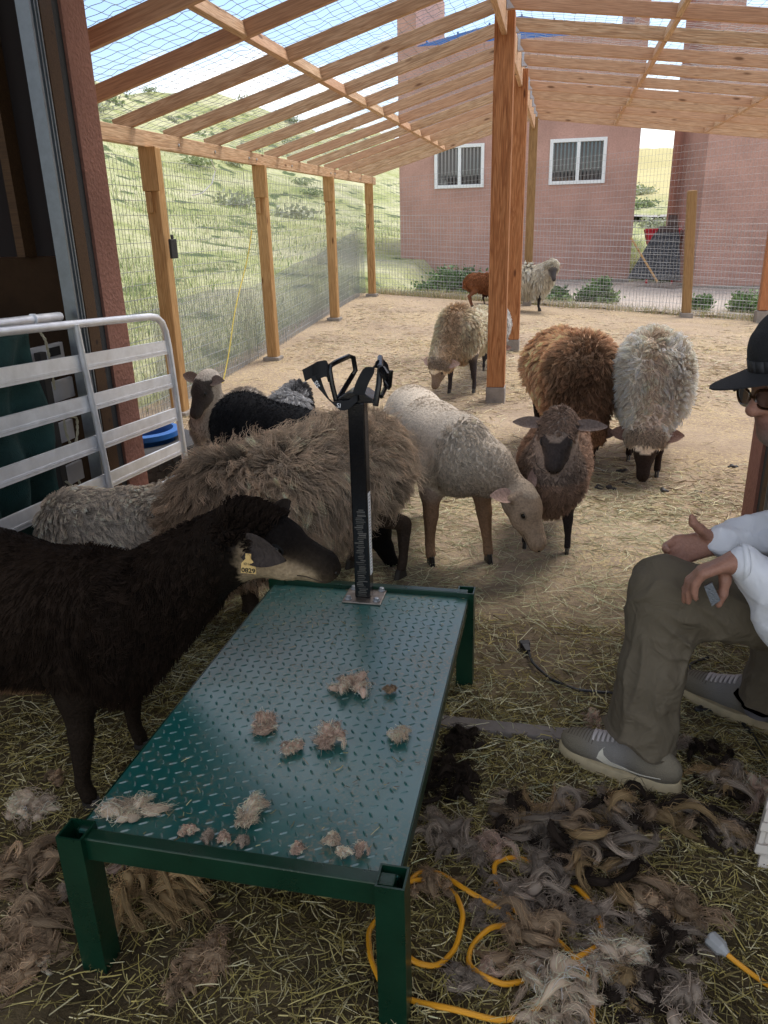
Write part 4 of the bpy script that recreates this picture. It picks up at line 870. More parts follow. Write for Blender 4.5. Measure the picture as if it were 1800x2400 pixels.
# 5 grey lamb looking over the gate end
sheep('lamb', 'small grey lamb with pricked ears looking in beside the gate end', (-1.86, 4.20), -97, s=0.70, facehair=9000, wool_col=(.40, .35, .30), skin=(.12, .10, .09), face=(.045, .036, .032), face2=(.10, .085, .075), poll=(.47, .08, .90), muz=(.60, .03, .65), head_s=1.35, fat=1.05, seed=5, group=GR, ear_dir=(-.1, 1, .25), ear_len=.14, ear_w=.42, ear_in=(.22, .17, .14), topknot=.3, neck_r=(.12, .09),
    h=.009, fl=dict(n=9000, length=.024, rad=.0013, curl=.6, gravity=.8, lift=.5, clump=.5, segs=5, rootcol=.6, tipcol=1.2), bodyfn=spots((.40, .35, .30), (.24, .18, .14), 9, 2, .5), cat='lamb')
# 6 speckled back
sheep('sheep', 'speckled grey and black curly sheep seen over the black back', (-1.62, 4.60), 100, s=0.62, wool_col=(.42, .42, .43), skin=(.10, .10, .10), poll=(.58, 0, .40), muz=(.70, 0, .2), fat=1.15, seed=6, group=GR, bodyfn=spots((.50, .50, .51), (.05, .05, .055), 16, 4, .35),
    fl=dict(usebody=True, n=8000, length=.035, rad=.0024, curl=1.0, gravity=.6, lift=.55, clump=.8, segs=6, rootcol=.7, tipcol=1.15))
# 7 white shorn sheep with lowered head
def shornfn(V, C, wool, s):
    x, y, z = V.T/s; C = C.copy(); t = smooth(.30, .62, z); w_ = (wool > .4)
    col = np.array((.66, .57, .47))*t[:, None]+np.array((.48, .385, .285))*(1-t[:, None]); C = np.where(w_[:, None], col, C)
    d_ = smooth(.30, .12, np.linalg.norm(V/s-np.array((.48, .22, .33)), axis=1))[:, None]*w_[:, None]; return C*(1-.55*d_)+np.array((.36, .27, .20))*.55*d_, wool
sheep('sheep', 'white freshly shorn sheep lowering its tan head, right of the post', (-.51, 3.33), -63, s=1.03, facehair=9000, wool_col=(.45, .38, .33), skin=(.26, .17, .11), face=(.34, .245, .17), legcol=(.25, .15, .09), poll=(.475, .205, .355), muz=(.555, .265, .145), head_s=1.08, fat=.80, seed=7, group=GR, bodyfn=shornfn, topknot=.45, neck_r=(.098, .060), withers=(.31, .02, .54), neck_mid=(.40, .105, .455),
    ear_dir={-1: (-.35, .9, -.2), 1: (-.5, .8, .15)}, ear_len=.10, ear_in=(.48, .32, .26), h=.010, legs={'fl': (.03, .05), 'fr': (-.02, .0), 'rl': (.02, .0), 'rr': (0, 0)}, woolskin=(.5, .45, .41),
    disp=lambda p: .0016*np.sin(p[:, 0]*120+4*np.sin(p[:, 2]*9)),
    fl=[dict(usebody=True, n=34000, length=.011, rad=.0010, curl=.25, gravity=.8, lift=.25, clump=.2, segs=3, rootcol=.95, tipcol=1.1, thr=.4, jit=.04, cj=.06),
        dict(usebody=True, n=9000, length=.017, rad=.0019, curl=1.0, gravity=.7, lift=.5, clump=.8, segs=6, rootcol=.7, tipcol=1.25, region=lambda P: smooth(.34, .44, P[:, 0]))])
# 8 brown lamb facing the camera
sheep('lamb', 'brown lamb with long sideways ears facing the camera', (.03, 3.47), -93, s=0.73, facehair=9000, wool_col=(.34, .235, .18), skin=(.030, .024, .023), face=(.060, .048, .045), poll=(.41, .03, .83), muz=(.55, .02, .61), ear_w=.33, head_s=1.42, fat=1.18, seed=8, group=GR, ear_dir=(-.05, 1, .0), ear_len=.135, ear_in=(.20, .15, .13), h=.009, neck_r=(.15, .10), topknot=.8,
    legs={'fl': (.00, .02), 'fr': (-.04, -.05), 'rl': (0, 0), 'rr': (0, -.02)}, cat='lamb', bodyfn=lambda V, C, wool, s: (np.where(((wool > .4) & (V[:, 0] > .27*s) & (V[:, 2] > .5*s))[:, None], np.array((.30, .225, .18)), np.where((wool > .4)[:, None], np.array((.44, .295, .215)), C)), wool),
    fl=dict(usebody=True, n=26000, length=.023, rad=.0014, curl=1.0, gravity=.5, lift=.7, clump=.7, segs=6, rootcol=.55, tipcol=1.2, jit=.14))
# 9 red-brown grazing sheep
def redfn(V, C, wool, s):
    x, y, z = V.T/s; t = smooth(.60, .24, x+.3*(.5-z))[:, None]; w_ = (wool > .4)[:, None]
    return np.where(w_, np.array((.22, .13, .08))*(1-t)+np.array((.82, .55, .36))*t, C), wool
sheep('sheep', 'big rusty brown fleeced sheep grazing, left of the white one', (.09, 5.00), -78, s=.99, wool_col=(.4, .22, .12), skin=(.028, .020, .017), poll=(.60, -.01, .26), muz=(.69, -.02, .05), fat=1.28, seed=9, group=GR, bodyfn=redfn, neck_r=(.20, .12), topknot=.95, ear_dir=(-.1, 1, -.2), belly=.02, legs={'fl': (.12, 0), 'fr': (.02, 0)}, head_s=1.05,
    fl=dict(usebody=True, n=34000, length=.050, rad=.0018, curl=.75, gravity=.6, lift=.6, clump=.8, ncl=1500, segs=6, rootcol=.6, tipcol=1.25, jit=.2))
# 10 white grazing sheep
def whitefn(V, C, wool, s):
    x, y, z = V.T/s; t = (.6*smooth(.05, .45, x)*smooth(.10, .02, np.abs(y)))[:, None]; w_ = (wool > .4)[:, None]
    return np.where(w_, np.array((.94, .87, .77))*(1-t*.7)+np.array((.80, .60, .43))*t*.7, C), wool
sheep('sheep', 'big white fleeced sheep with dark face grazing at the right', (.60, 4.95), -97, s=1.0, wool_col=(.6, .5, .4), skin=(.035, .024, .020), poll=(.60, 0, .27), muz=(.69, 0, .045), fat=1.28, seed=10, group=GR, bodyfn=whitefn, neck_r=(.20, .12), topknot=1.0, ear_dir=(-.15, 1, -.25), ear_len=.14, belly=.02, legs={'fl': (.18, -.02), 'fr': (-.12, 0)}, head_s=1.08,
    fl=dict(usebody=True, n=34000, length=.048, rad=.0018, curl=.75, gravity=.6, lift=.6, clump=.8, ncl=1500, segs=6, rootcol=1.0, tipcol=1.15, jit=.12))
# 11 cream sheep further back
def creamfn(V, C, wool, s):
    x, y, z = V.T/s; t = (smooth(.0, .35, x)*smooth(.13, .02, np.abs(y)))[:, None]; w_ = (wool > .4)[:, None]
    return np.where(w_, np.array((.94, .83, .65))*(1-t*.7)+np.array((.62, .42, .25))*t*.7, C), wool
sheep('sheep', 'cream fleeced sheep with pink ears grazing left of the near brown post', (-.72, 7.05), -104, s=.95, wool_col=(.6, .5, .4), skin=(.10, .075, .065), face=(.26, .19, .14), legcol=(.06, .05, .05), poll=(.59, -.10, .30), muz=(.66, -.12, .09), fat=1.08, seed=11, group=GR, bodyfn=creamfn, neck_r=(.18, .12), topknot=1.0, ear_dir=(-.1, 1, -.1), ear_len=.14, ear_in=(.5, .36, .30), legs={'fl': (.04, .04), 'fr': (.12, .02)}, head_s=1.1,
    fl=dict(usebody=True, n=20000, length=.038, rad=.0024, curl=.5, gravity=.6, lift=.62, clump=.7, segs=5, rootcol=.62, tipcol=1.12, jit=.10))
sheep('sheep', 'black and white sheep mostly hidden behind the near brown post', (-.60, 7.95), -88, s=.84, wool_col=(.68, .66, .64), skin=(.045, .045, .05), poll=(.60, .06, .30), muz=(.69, .06, .1), fat=1.1, seed=12, group=GR, h=.016, bodyfn=spots((.70, .68, .66), (.04, .04, .045), 8, 6, .45),
    fl=dict(usebody=True, n=6000, length=.035, rad=.004, curl=.4, gravity=.8, lift=.4, clump=.6, segs=4, rootcol=.75, tipcol=1.1))
sheep('sheep', 'pale shaggy sheep with black face looking back by the far fence', (-.50, 12.30), 2, s=.92, wool_col=(.80, .74, .62), skin=(.03, .028, .03), face=(.05, .045, .045), poll=(.45, -.10, .70), muz=(.49, -.28, .50), fat=1.18, seed=13, group=GR, h=.016, topknot=.9, ear_len=.12, neck_r=(.17, .12), head_s=1.1, face2=(.4, .38, .36),
    fl=dict(n=11000, length=.085, rad=.0045, curl=.5, gravity=1.0, lift=.35, clump=.7, segs=5, rootcol=.6, tipcol=1.25, jit=.14))
sheep('lamb', 'ginger lamb behind the brown posts near the far fence', (-1.06, 12.45), 0, s=.72, wool_col=(.42, .18, .085), skin=(.22, .10, .06), poll=(.55, 0, .55), muz=(.68, 0, .38), fat=1.08, seed=14, group=GR, h=.014, cat='lamb',
    fl=dict(n=6000, length=.035, rad=.0035, curl=.4, gravity=.8, lift=.4, clump=.6, segs=4, rootcol=.6, tipcol=1.2))
sheep('lamb', 'dark reddish-brown lamb low behind the ginger lamb', (-.98, 12.85), 0, s=.46, wool_col=(.11, .038, .022), skin=(.06, .025, .02), poll=(.55, 0, .60), muz=(.68, 0, .42), fat=1.25, seed=15, group=GR, h=.014, cat='lamb',
    fl=dict(n=2500, length=.03, rad=.0035, curl=.4, gravity=.8, lift=.4, clump=.6, segs=4, rootcol=.6, tipcol=1.2))
# ------------------------------------------------------------------ green trimming stand with head holder
DX0, DX1, DY0, DY1, DZ = -0.842, -0.215, 0.985, 2.115, 0.315
stand = empty('trimming_stand', ((DX0+DX1)/2, (DY0+DY1)/2, 0)); tag(stand, 'green steel diamond plate trimming stand with black head holder post', 'trimming stand')
def deck_mat():
    m, t, b = mat('green_deck'); Lk = t.links.new; co = N(t, 'ShaderNodeTexCoord'); P = co.outputs['Object']
    n = N(t, 'ShaderNodeTexNoise'); n.inputs['Scale'].default_value = 5; n.inputs['Detail'].default_value = 9; n.inputs['Roughness'].default_value = 0.7; Lk(P, n.inputs[0])
    n2 = N(t, 'ShaderNodeTexNoise'); n2.inputs['Scale'].default_value = 160; n2.inputs['Detail'].default_value = 3; Lk(P, n2.inputs[0])
    r = N(t, 'ShaderNodeValToRGB'); r.color_ramp.elements[0].position = 0.44; r.color_ramp.elements[1].position = 0.66; Lk(n.outputs[0], r.inputs[0])
    r2 = N(t, 'ShaderNodeValToRGB'); r2.color_ramp.elements[0].position = 0.48; r2.color_ramp.elements[1].position = 0.66; Lk(n2.outputs[0], r2.inputs[0])
    ml = N(t, 'ShaderNodeMath', operation='MULTIPLY'); Lk(r.outputs[0], ml.inputs[0]); Lk(r2.outputs[0], ml.inputs[1])
    mx_ = N(t, 'ShaderNodeMixRGB'); Lk(ml.outputs[0], mx_.inputs[0]); mx_.inputs[1].default_value = (0.003, 0.095, 0.082, 1); mx_.inputs[2].default_value = (0.20, 0.15, 0.08, 1); Lk(mx_.outputs[0], b.inputs['Base Color'])
    mr = N(t, 'ShaderNodeMapRange'); mr.inputs[1].default_value = .3; mr.inputs[2].default_value = .75; mr.inputs[3].default_value = 0.27; mr.inputs[4].default_value = 0.50; Lk(n.outputs[0], mr.inputs[0]); Lk(mr.outputs[0], b.inputs['Roughness'])
    b.inputs['IOR'].default_value = 2.2; return m
b_ = MB(); b_.box((DX0+.004, DY0+.03, DZ-.006), (DX1-.004, DY1-.0, DZ))
lug = []; nl = 0; px, py = .0250, .0250
for i in range(int((DX1-DX0-.02)/px)):
    for j in range(int((DY1-DY0-.05)/py)):
        cx, cy = DX0+.018+i*px, DY0+.045+j*py; a = R_(32) if (i+j) % 2 else R_(-58); ca, sa = math.cos(a), math.sin(a); v = []
        for (u, w_, z) in ((-1, 0, 0), (-.5, -1, 0), (.5, -1, 0), (1, 0, 0), (.5, 1, 0), (-.5, 1, 0), (-.62, 0, 1), (.62, 0, 1)):
            x, y = u*.0100, w_*.0029; v.append((cx+x*ca-y*sa, cy+x*sa+y*ca, DZ+z*.0019))
        b_.add(v, [(0, 1, 6), (1, 2, 7, 6), (2, 3, 7), (3, 4, 7), (4, 5, 6, 7), (5, 0, 6)])
deck = b_.build('deck', deck_mat(), stand, smooth=False)
def sbox(name, lo, hi, m=M['green'], bev=.0025): b_ = MB(); b_.box(lo, hi); return b_.build(name, m, stand, bevel=bev)
LW = .052
sbox('rail', (DX0+LW*.6, DY0+.0, DZ-.038), (DX1-.005, DY0+.028, DZ+.012)); 
sbox('rail', (DX0+LW*.6, DY1+.002, DZ-.035), (DX1-.005, DY1+.028, DZ+.016))
sbox('rail', (DX0, DY0+.03, DZ-.035), (DX0+.003, DY1, DZ+.001)); sbox('rail', (DX1-.003, DY0+.03, DZ-.035), (DX1, DY1, DZ+.001))
for (x0, y0) in ((DX0-.014, DY0-.012), (DX1-.036, DY0-.012), (DX0-.014, DY1-.006), (DX1-.036, DY1-.006)):
    b_ = MB(); x1, y1, t_, zt = x0+LW, y0+LW, .004, DZ+.018
    b_.box((x0, y0, 0.0), (x1, y0+t_, zt)); b_.box((x0, y1-t_, 0), (x1, y1, zt)); b_.box((x0, y0+t_, 0), (x0+t_, y1-t_, zt)); b_.box((x1-t_, y0+t_, 0), (x1, y1-t_, zt)); b_.box((x0+t_, y0+t_, .002), (x1-t_, y1-t_, .1))
    b_.build('leg', M['green'], stand)
PX, PY = -.532, 2.075
hp_ = MB(); hp_.box((PX-.024, PY-.024, DZ+.006), (PX+.024, PY+.024, .925)); post = hp_.build('holder_post', M['black'], stand, bevel=.004)
b_ = MB(); b_.box((PX-.058, PY-.055, DZ+.0005), (PX+.062, PY+.050, DZ+.0065)); b_.build('base_plate', plain('raw_steel', (.32, .27, .23), .35, .8, var=.3, vscale=40), post, bevel=.002)
for dx, dy in ((-.042, -.036), (.046, -.036), (-.042, .036), (.046, .036)):
    b_ = MB(); b_.lathe([(.0115, 0), (.0115, .002), (.0085, .0021), (.0085, .009), (.006, .0105)], (PX+dx, PY+dy, DZ+.0067), 6); b_.build('bolt', M['galv'], post)
b_ = MB(); b_.box((PX+.0242, PY-.012, DZ+.08), (PX+.0255, PY+.012, DZ+.34)); 
for i in range(26): b_.box((PX+.0256, PY-.011, DZ+.085+i*.0098), (PX+.026, PY+(.002 if i % 5 else .009), DZ+.0862+i*.0098), (.02, .02, .02))
b_.build('height_scale', vcol('scale_paint', .4), post)
v0 = MB()  # pale corrosion strip and stamped marks low on the near face
scm = vcol('worn_label', .5)
g2 = np.random.default_rng(4)
for i in range(46):
    z = DZ+.012+i*.0062; a = .0145*(.5+.5*g2.random()); o_ = g2.normal(0, .003); v0.box((PX-a+o_, PY-.0248, z), (PX+a+o_, PY-.0242, z+.0022+.002*g2.random()), tuple(np.array((.10, .095, .085))*(.5+g2.random())))
v0.build('label_strip', scm, post)
# head cradle
cz = .925; hc_ = MB(); hc_.prism([(PX-.055, cz), (PX+.055, cz), (PX+.05, cz+.012), (PX+.022, cz+.030), (PX-.022, cz+.030), (PX-.05, cz+.012)], PY-.028, PY+.05, axis=1)
cradle = hc_.build('head_cradle', M['black'], post, bevel=.002)
def P2(x, y, Y=PY): return aty(x, y, Y)
b_ = MB(); r_ = .0075
tl, tr2, br2, bm = P2(770, 857, 2.05), P2(825, 833, 2.16), P2(832, 868, 2.16), P2(788, 940, 2.05)
b_.tube([bm, P2(778, 900, 2.05), P2(773, 870, 2.05), P2(773, 858, 2.055), P2(785, 850, 2.07), P2(818, 835, 2.15), P2(828, 838, 2.16), P2(833, 868, 2.16), P2(826, 880, 2.155), bm+np.array([.004, .004, .004])], r_, 8)
b_.build('loop_bar', M['black'], cradle, smooth=True)
b_ = MB(); b_.tube([P2(880, 951, 2.05), P2(888, 900, 2.055), P2(891, 860, 2.07), P2(891, 838, 2.14)], .0085, 8); b_.tube([P2(891, 840, 2.14), P2(900, 850, 2.16), P2(905, 905, 2.13), P2(893, 930, 2.08)], .0065, 8)
b_.build('loop_bar', M['black'], cradle, smooth=True)
b_ = MB(); b_.tube([P2(895, 865, 2.06), P2(904, 878, 2.045), P2(908, 902, 2.05)], .011, 8); b_.tube([P2(904, 893, 2.04), P2(914, 905, 2.03), P2(916, 880, 2.02), P2(917, 868, 2.02)], .0055, 8); b_.tube([P2(900, 880, 2.05), P2(912, 912, 2.03)], .005, 6)
b_.build('ratchet_clamp', M['black'], cradle, smooth=True)
def strap(name, pts, wv, m, parent, th=.0016):
    """flat band along pts, width vector wv per point"""
    p = np.array([np.asarray(q, float) for q in pts]); tt = np.linspace(0, len(p)-1, 24); idx = np.arange(len(p)); q = np.stack([np.interp(tt, idx, p[:, k]) for k in range(3)], 1)
    for _ in range(3): q[1:-1] = (q[:-2]+2*q[1:-1]+q[2:])/4
    wv = np.array(wv, float); wv = wv if wv.ndim == 2 else np.tile(wv, (len(p), 1)); W = np.stack([np.interp(tt, idx, wv[:, k]) for k in range(3)], 1)
    T = np.gradient(q, axis=0); Nn = np.cross(T, W); Nn /= np.linalg.norm(Nn, axis=1)[:, None]+1e-9; v = []
    for i in range(len(q)): v += [q[i]-W[i]-Nn[i]*th, q[i]+W[i]-Nn[i]*th, q[i]+W[i]+Nn[i]*th, q[i]-W[i]+Nn[i]*th]
    f_ = [(0, 1, 2, 3)[::-1], tuple(len(v)-4+k for k in range(4))]
    for i in range(len(q)-1):
        for k in range(4): a, b = i*4+k, i*4+(k+1) % 4; f_.append((a, b, b+4, a+4))
    b_ = MB(); b_.add(v, f_); return b_.build(name, m, parent, smooth=True)
wvv = CR*.017*.3+CU*.017*.95
s1 = strap('strap', [P2(712, 880), P2(735, 868), P2(745, 868, 2.03), P2(766, 862, 2.03), P2(770, 880, 2.03)], [CU*.016-CR*.004, CU*.018, CU*.024, CU*.022, CU*.018], M['webbing'], cradle)
s2 = strap('strap', [P2(738, 880, 2.035), P2(748, 905, 2.03), P2(768, 935, 2.025), P2(795, 951, 2.02), P2(818, 950, 2.03), P2(838, 930, 2.04)], [CR*.013+CU*.004, CR*.013-CU*.006, CR*.010-CU*.011, CU*.013, CU*.014+CR*.004, CU*.012], M['webbing'], cradle)
s3 = strap('strap', [P2(840, 925, 2.03), P2(848, 898, 2.03), P2(864, 868, 2.05), P2(886, 851, 2.09), P2(900, 856, 2.12), P2(908, 880, 2.12), P2(905, 905, 2.10)], [CR*.017, CR*.017-CU*.002, CR*.013-CU*.010, CU*.012-CR*.004, CU*.010+CR*.010, CR*.008, CR*.008], M['webbing'], cradle)
wt = plain('white_print', (.75, .75, .75), .6)
text_mesh('strap_text', 'SIS', .017, .0002, wt, s2, P2(742, 901, 2.018), CR*.5-CU, CR+CU*.5, world=True)
text_mesh('strap_text', 'SI', .017, .0002, wt, s2, P2(794, 951, 2.008), CR-CU*.15, CU, world=True)

# ------------------------------------------------------------------ livestock gate
GX = -1.90; gate = empty('livestock_gate', (GX, 2.6, 0)); tag(gate, 'aluminium sheep gate with five flat rails standing open at the left', 'gate')
sl2 = -.055
def gz_(z, Y): return z+(Y-3.5)*sl2
b_ = MB(); b_.tube([(GX, 1.6, gz_(1.013, 1.6)), (GX, 2.5, gz_(1.013, 2.5)), (GX, 3.46, gz_(1.013, 3.46)), (GX, 3.53, 1.003), (GX, 3.575, .975), (GX, 3.60, .93), (GX, 3.615, .85), (GX, 3.66, .10)], .017, 10); b_.build('frame_tube', M['alu'], gate, smooth=True)
b_ = MB(); b_.tube([(GX, 1.6, gz_(1.013, 1.6)), (GX, 1.6, .12)], .017, 10); b_.build('frame_tube', M['alu'], gate, smooth=True)
b_ = MB(); b_.tube([(GX+.012, 2.84, gz_(1.013, 2.84)), (GX+.012, 2.93, .10)], .014, 10); b_.build('upright', M['alu'], gate, smooth=True)
for k, z in enumerate((.856, .686, .510, .330, .165)):
    b_ = MB(); hh = .034; yE = 3.625+.006*k
    for (d0, d1, x0, x1) in ((-hh, hh, -.001, .001), (hh-.002, hh, -.012, -.001), (-hh, -hh+.002, -.012, -.001), (-hh*.45, -hh*.38, .001, .003), (-hh*.62, -hh*.56, .001, .003)):
        v = [(GX+x, Y, gz_(z, Y)+d) for Y in (1.6, yE) for x, d in ((x0, d0), (x1, d0), (x1, d1), (x0, d1))]; b_.add(v, [(0, 3, 2, 1), (4, 5, 6, 7), (0, 1, 5, 4), (1, 2, 6, 5), (2, 3, 7, 6), (3, 0, 4, 7)])
    b_.build('rail', M['alu'], gate)
# things stored behind the gate
g3 = np.random.default_rng(12)
def cloth(name, fnv, nu, nv, m, label, cat):
    u, v = np.meshgrid(np.linspace(0, 1, nu), np.linspace(0, 1, nv), indexing='ij'); Pp = fnv(u, v); V = Pp.reshape(-1, 3); i, j = np.meshgrid(np.arange(nu-1), np.arange(nv-1), indexing='ij'); a = (i*nv+j).ravel()
    o = link(name, np_mesh(name, V, np.stack([a, a+nv, a+nv+1, a+1], 1), m)); so_ = o.modifiers.new('thickness', 'SOLIDIFY'); so_.thickness = .006; return tag(o, label, cat)
M['towel'] = plain('dark_green_towel', (.018, .060, .055), .95, bump=.8, bscale=260, var=.4, vscale=8)
cloth('towel', lambda u, v: np.stack([-2.0-.08*v+.045*np.sin(u*31+v*3+2*np.sin(v*5))*(.3+v)+.02*np.sin(v*14+u*9), 1.7+(.98+.12*v)*u+.03*v*np.sin(v*7), 1.07-.03*u-1.02*v-.03*np.sin(u*9)*v], -1), 60, 50, M['towel'], 'dark green towelling blanket hung behind the metal gate', 'blanket')
b_ = MB(); b_.tube([(-2.04, 2.3, 1.09), (-2.05, 2.7, 1.075), (-2.08, 3.02, 1.062)], .020, 10); b_.tube([(-2.053, 2.80, 1.072), (-2.054, 2.815, 1.071)], .024, 10); tag(b_.build('metal_pole', M['alu'], smooth=True), 'grey pipe with a collar lying behind the top of the gate', 'pole')
for k, (y0, y1, z, lab) in enumerate(((2.83, 3.10, .905, 'pale plank with a small black label behind the gate'), (2.90, 3.13, .745, 'pale plank second from the top behind the gate'), (2.80, 3.08, .56, 'short pale plank third from the top behind the gate'), (2.88, 3.10, .36, 'lowest pale plank standing behind the gate'))):
    b_ = MB(); b_.box((-2.16, y0, z-.05), (-2.14, y1, z+.04)); pk = b_.build('plank', plain('pale_plank', (.46, .44, .44), .7, var=.15), None, bevel=.003); tag(pk, lab, 'plank', 'planks behind the gate')
    if k == 0:
        b_ = MB(); b_.box((-2.139, 2.99, z-.012), (-2.137, 3.07, z+.026)); b_.build('label_plate', M['dark'], pk)
b_ = MB(); b_.box((-2.12, 2.86, .02), (-2.09, 2.905, .93)); tag(b_.build('upright_board', M['dark'], bevel=.003), 'dark upright stake among the pale planks behind the gate', 'stake')
twm = plain('baling_twine', (.42, .38, .27), .9, bump=.5, bscale=400)
def twine(label, pts, r=.0035):
    b_ = MB(); p = np.array(pts, float); tt = np.linspace(0, len(p)-1, 40); q = np.stack([np.interp(tt, np.arange(len(p)), p[:, k]) for k in range(3)], 1)
    for _ in range(2): q[1:-1] = (q[:-2]+2*q[1:-1]+q[2:])/4
    for ph in (0, math.pi):
        qq = q.copy(); qq[:, 0] += r*.8*np.cos(np.arange(40)*1.1+ph); qq[:, 1] += r*.8*np.sin(np.arange(40)*1.1+ph); b_.tube(qq, r, 5)
    return tag(b_.build('twine', twm, smooth=True), label, 'twine', 'twine hung behind the gate')
twine('twine hanging in two strands over the gate top tube', [(-2.0, 2.74, 1.06), (-1.97, 2.745, 1.0), (-1.975, 2.76, .90), (-1.97, 2.75, .80)])
twine('twine loop hanging above the gate beside the door track', [(-2.12, 3.15, 1.28), (-2.10, 3.17, 1.15), (-2.10, 3.13, 1.02), (-2.11, 3.18, 1.0), (-2.10, 3.16, 1.2)])
twine('frayed knotted twine bundle between the middle rails', [(-1.97, 2.78, .73), (-1.96, 2.76, .62), (-1.965, 2.80, .52), (-1.96, 2.84, .60), (-1.965, 2.86, .66), (-1.96, 2.79, .68)])
twine('twine knot low behind the fourth rail', [(-1.97, 2.72, .42), (-1.96, 2.78, .36), (-1.965, 2.74, .26), (-1.96, 2.82, .30), (-1.965, 2.80, .40)])
twine('single twine running down from the knot to the grey-white sheep', [(-1.95, 2.76, .38), (-1.93, 2.60, .30), (-1.91, 2.46, .16), (-1.90, 2.42, .05)], .005)
# tyre with blue tub
ty = MB(); c_ = (-2.47, 4.22, 0); prof = []
R0, R1, hh = .19, .36, .20
prof = [(R0, .02), (R0+.02, 0), (R1-.04, 0), (R1-.01, .02), (R1, .05), (R1, hh-.05), (R1-.01, hh-.02), (R1-.05, hh), (R0+.03, hh-.005), (R0, hh-.03)]
ty.lathe(prof, c_, 48); 
for k in range(44):
    a = 2*math.pi*k/44
    for z, o_ in ((.05, 0), (.085, .05), (.12, 0)): ty.box((R1-.002, -.012, z), (R1+.007, .012, z+.026), M=Matrix.Translation(c_) @ Matrix.Rotation(a+o_, 4, 'Z') @ Matrix.Translation((0, 0, 0)) )
tyre = tag(ty.build('tyre', M['tyre'], smooth=True), 'grey rubber tyre lying flat outside the door below the gate', 'tyre')
b_ = MB(); b_.lathe([(.155, .03), (.17, .05), (.20, .235), (.225, .24), (.228, .225), (.235, .225), (.232, .255), (.195, .262), (.155, .07), (.02, .06)], c_, 40); tag(b_.build('tub', M['blue'], smooth=True), 'bright blue feed tub sitting inside the tyre', 'tub')

# yellow twine and other bits on the side fence
yt = plain('yellow_twine', (.75, .60, .12), .7)
b_ = MB(); p0 = atx(590, 540, XE-.12); p1 = atx(520, 900, XE-.12); pp = [p0+(p1-p0)*t+np.array([0, .03*math.sin(t*9), .0]) for t in np.linspace(0, 1, 14)]; b_.tube(pp, .006, 5); tag(b_.build('yellow_twine', yt, smooth=True), 'yellow twine strung slanting down the side fence', 'twine')
b_ = MB(); b_.tube([atx(495, 375, XE-.1), atx(505, 400, XE-.1), atx(497, 430, XE-.1), atx(475, 452, XE-.1), atx(450, 458, XE-.1)], .005, 5); tag(b_.build('white_string', M['white'], smooth=True), 'loop of white string hanging from the eave beam', 'string')
b_ = MB(); q = aty(409, 583, 5.66); b_.box((q[0]-.02, q[1]-.05, q[2]-.07), (q[0]+.0, q[1]+.05, q[2]+.07)); b_.box((q[0]-.015, q[1]-.02, q[2]+.07), (q[0]-.005, q[1]+.02, q[2]+.10)); tag(b_.build('insulator', M['rubber'], bevel=.01), 'small black insulator fixed to the nearest fence post', 'insulator')
b_ = MB(); pw = [atx(676, 812, XE-.35), atx(690, 812, XE-.35), atx(703, 812, XE-.35)]
for i, q in enumerate(pw): b_.box((q[0], q[1]-.03, q[2]-.02), (q[0]+.02, q[1]+.05, q[2]+.20))
b_.box((pw[0][0]-.002, pw[0][1], pw[0][2]+.05), (pw[0][0]-.0005, pw[2][1], pw[0][2]+.08)); tag(b_.build('small_pallet', M['white'], bevel=.003), 'small pale slatted crate end outside the side fence', 'crate')

# ------------------------------------------------------------------ seated man at the right edge (faces -X)
man_o = np.array((0.62, 1.92, 0.0))
SK = (.34, .17, .115); SKd = (.30, .14, .09)
Bm = Body(.0055)
# head frame: looking to the left, down, a little towards the camera
hf = unit((-.83, -.46, -.20)); hu = unit(np.array((-.2, -.02, .97))); hu = unit(hu-hf*np.dot(hu, hf)); hsd = np.cross(hu, hf)   # hsd: his left
HC = np.array((.540, 1.93, 1.012))
def hp(a, b, c): return HC+hf*a+hsd*b+hu*c
Bm.ell(hp(-.015, 0, .025), (.098, .076, .092), hf, hu, SK, 0, .03)
Bm.ell(hp(.028, 0, -.045), (.062, .056, .078), hf, hu, SK, 0, .03)
Bm.cone(hp(.045, 0, -.095), hp(.06, 0, -.100), .030, .022, (.22, .17, .15), 0, .03)
for e in (-1, 1): Bm.cone(hp(.0, e*.052, -.065), hp(.05, e*.018, -.100), .026, .022, (.24, .17, .14), 0, .03); Bm.ell(hp(.058, e*.034, -.022), (.022, .022, .018), hf, hu, SK, 0, .02); Bm.ell(hp(.072, e*.030, .030), (.016, .028, .010), hf, hu, SK, 0, .015)
Bm.cone(hp(.078, 0, .015), hp(.106, 0, -.024), .011, .0155, SK, 0, .014); Bm.ell(hp(.104, 0, -.028), (.017, .016, .014), hf, hu, (.40, .19, .13), 0, .008)
for e in (-1, 1): Bm.ell(hp(.090, e*.014, -.030), (.013, .009, .009), hf, hu, SK, 0, .008)
Bm.ell(hp(.080, 0, -.058), (.013, .024, .007), hf, hu, (.26, .10, .08), 0, .008); Bm.ell(hp(.078, 0, -.069), (.012, .021, .007), hf, hu, (.28, .11, .09), 0, .008)
for e in (-1, 1): Bm.ell(hp(-.012, e*.078, -.010), (.018, .009, .032), hf, hu, SK, 0, .008)
Bm.cone(hp(-.035, 0, -.06), (.665, 1.93, .83), .058, .062, SK, 0, .03)
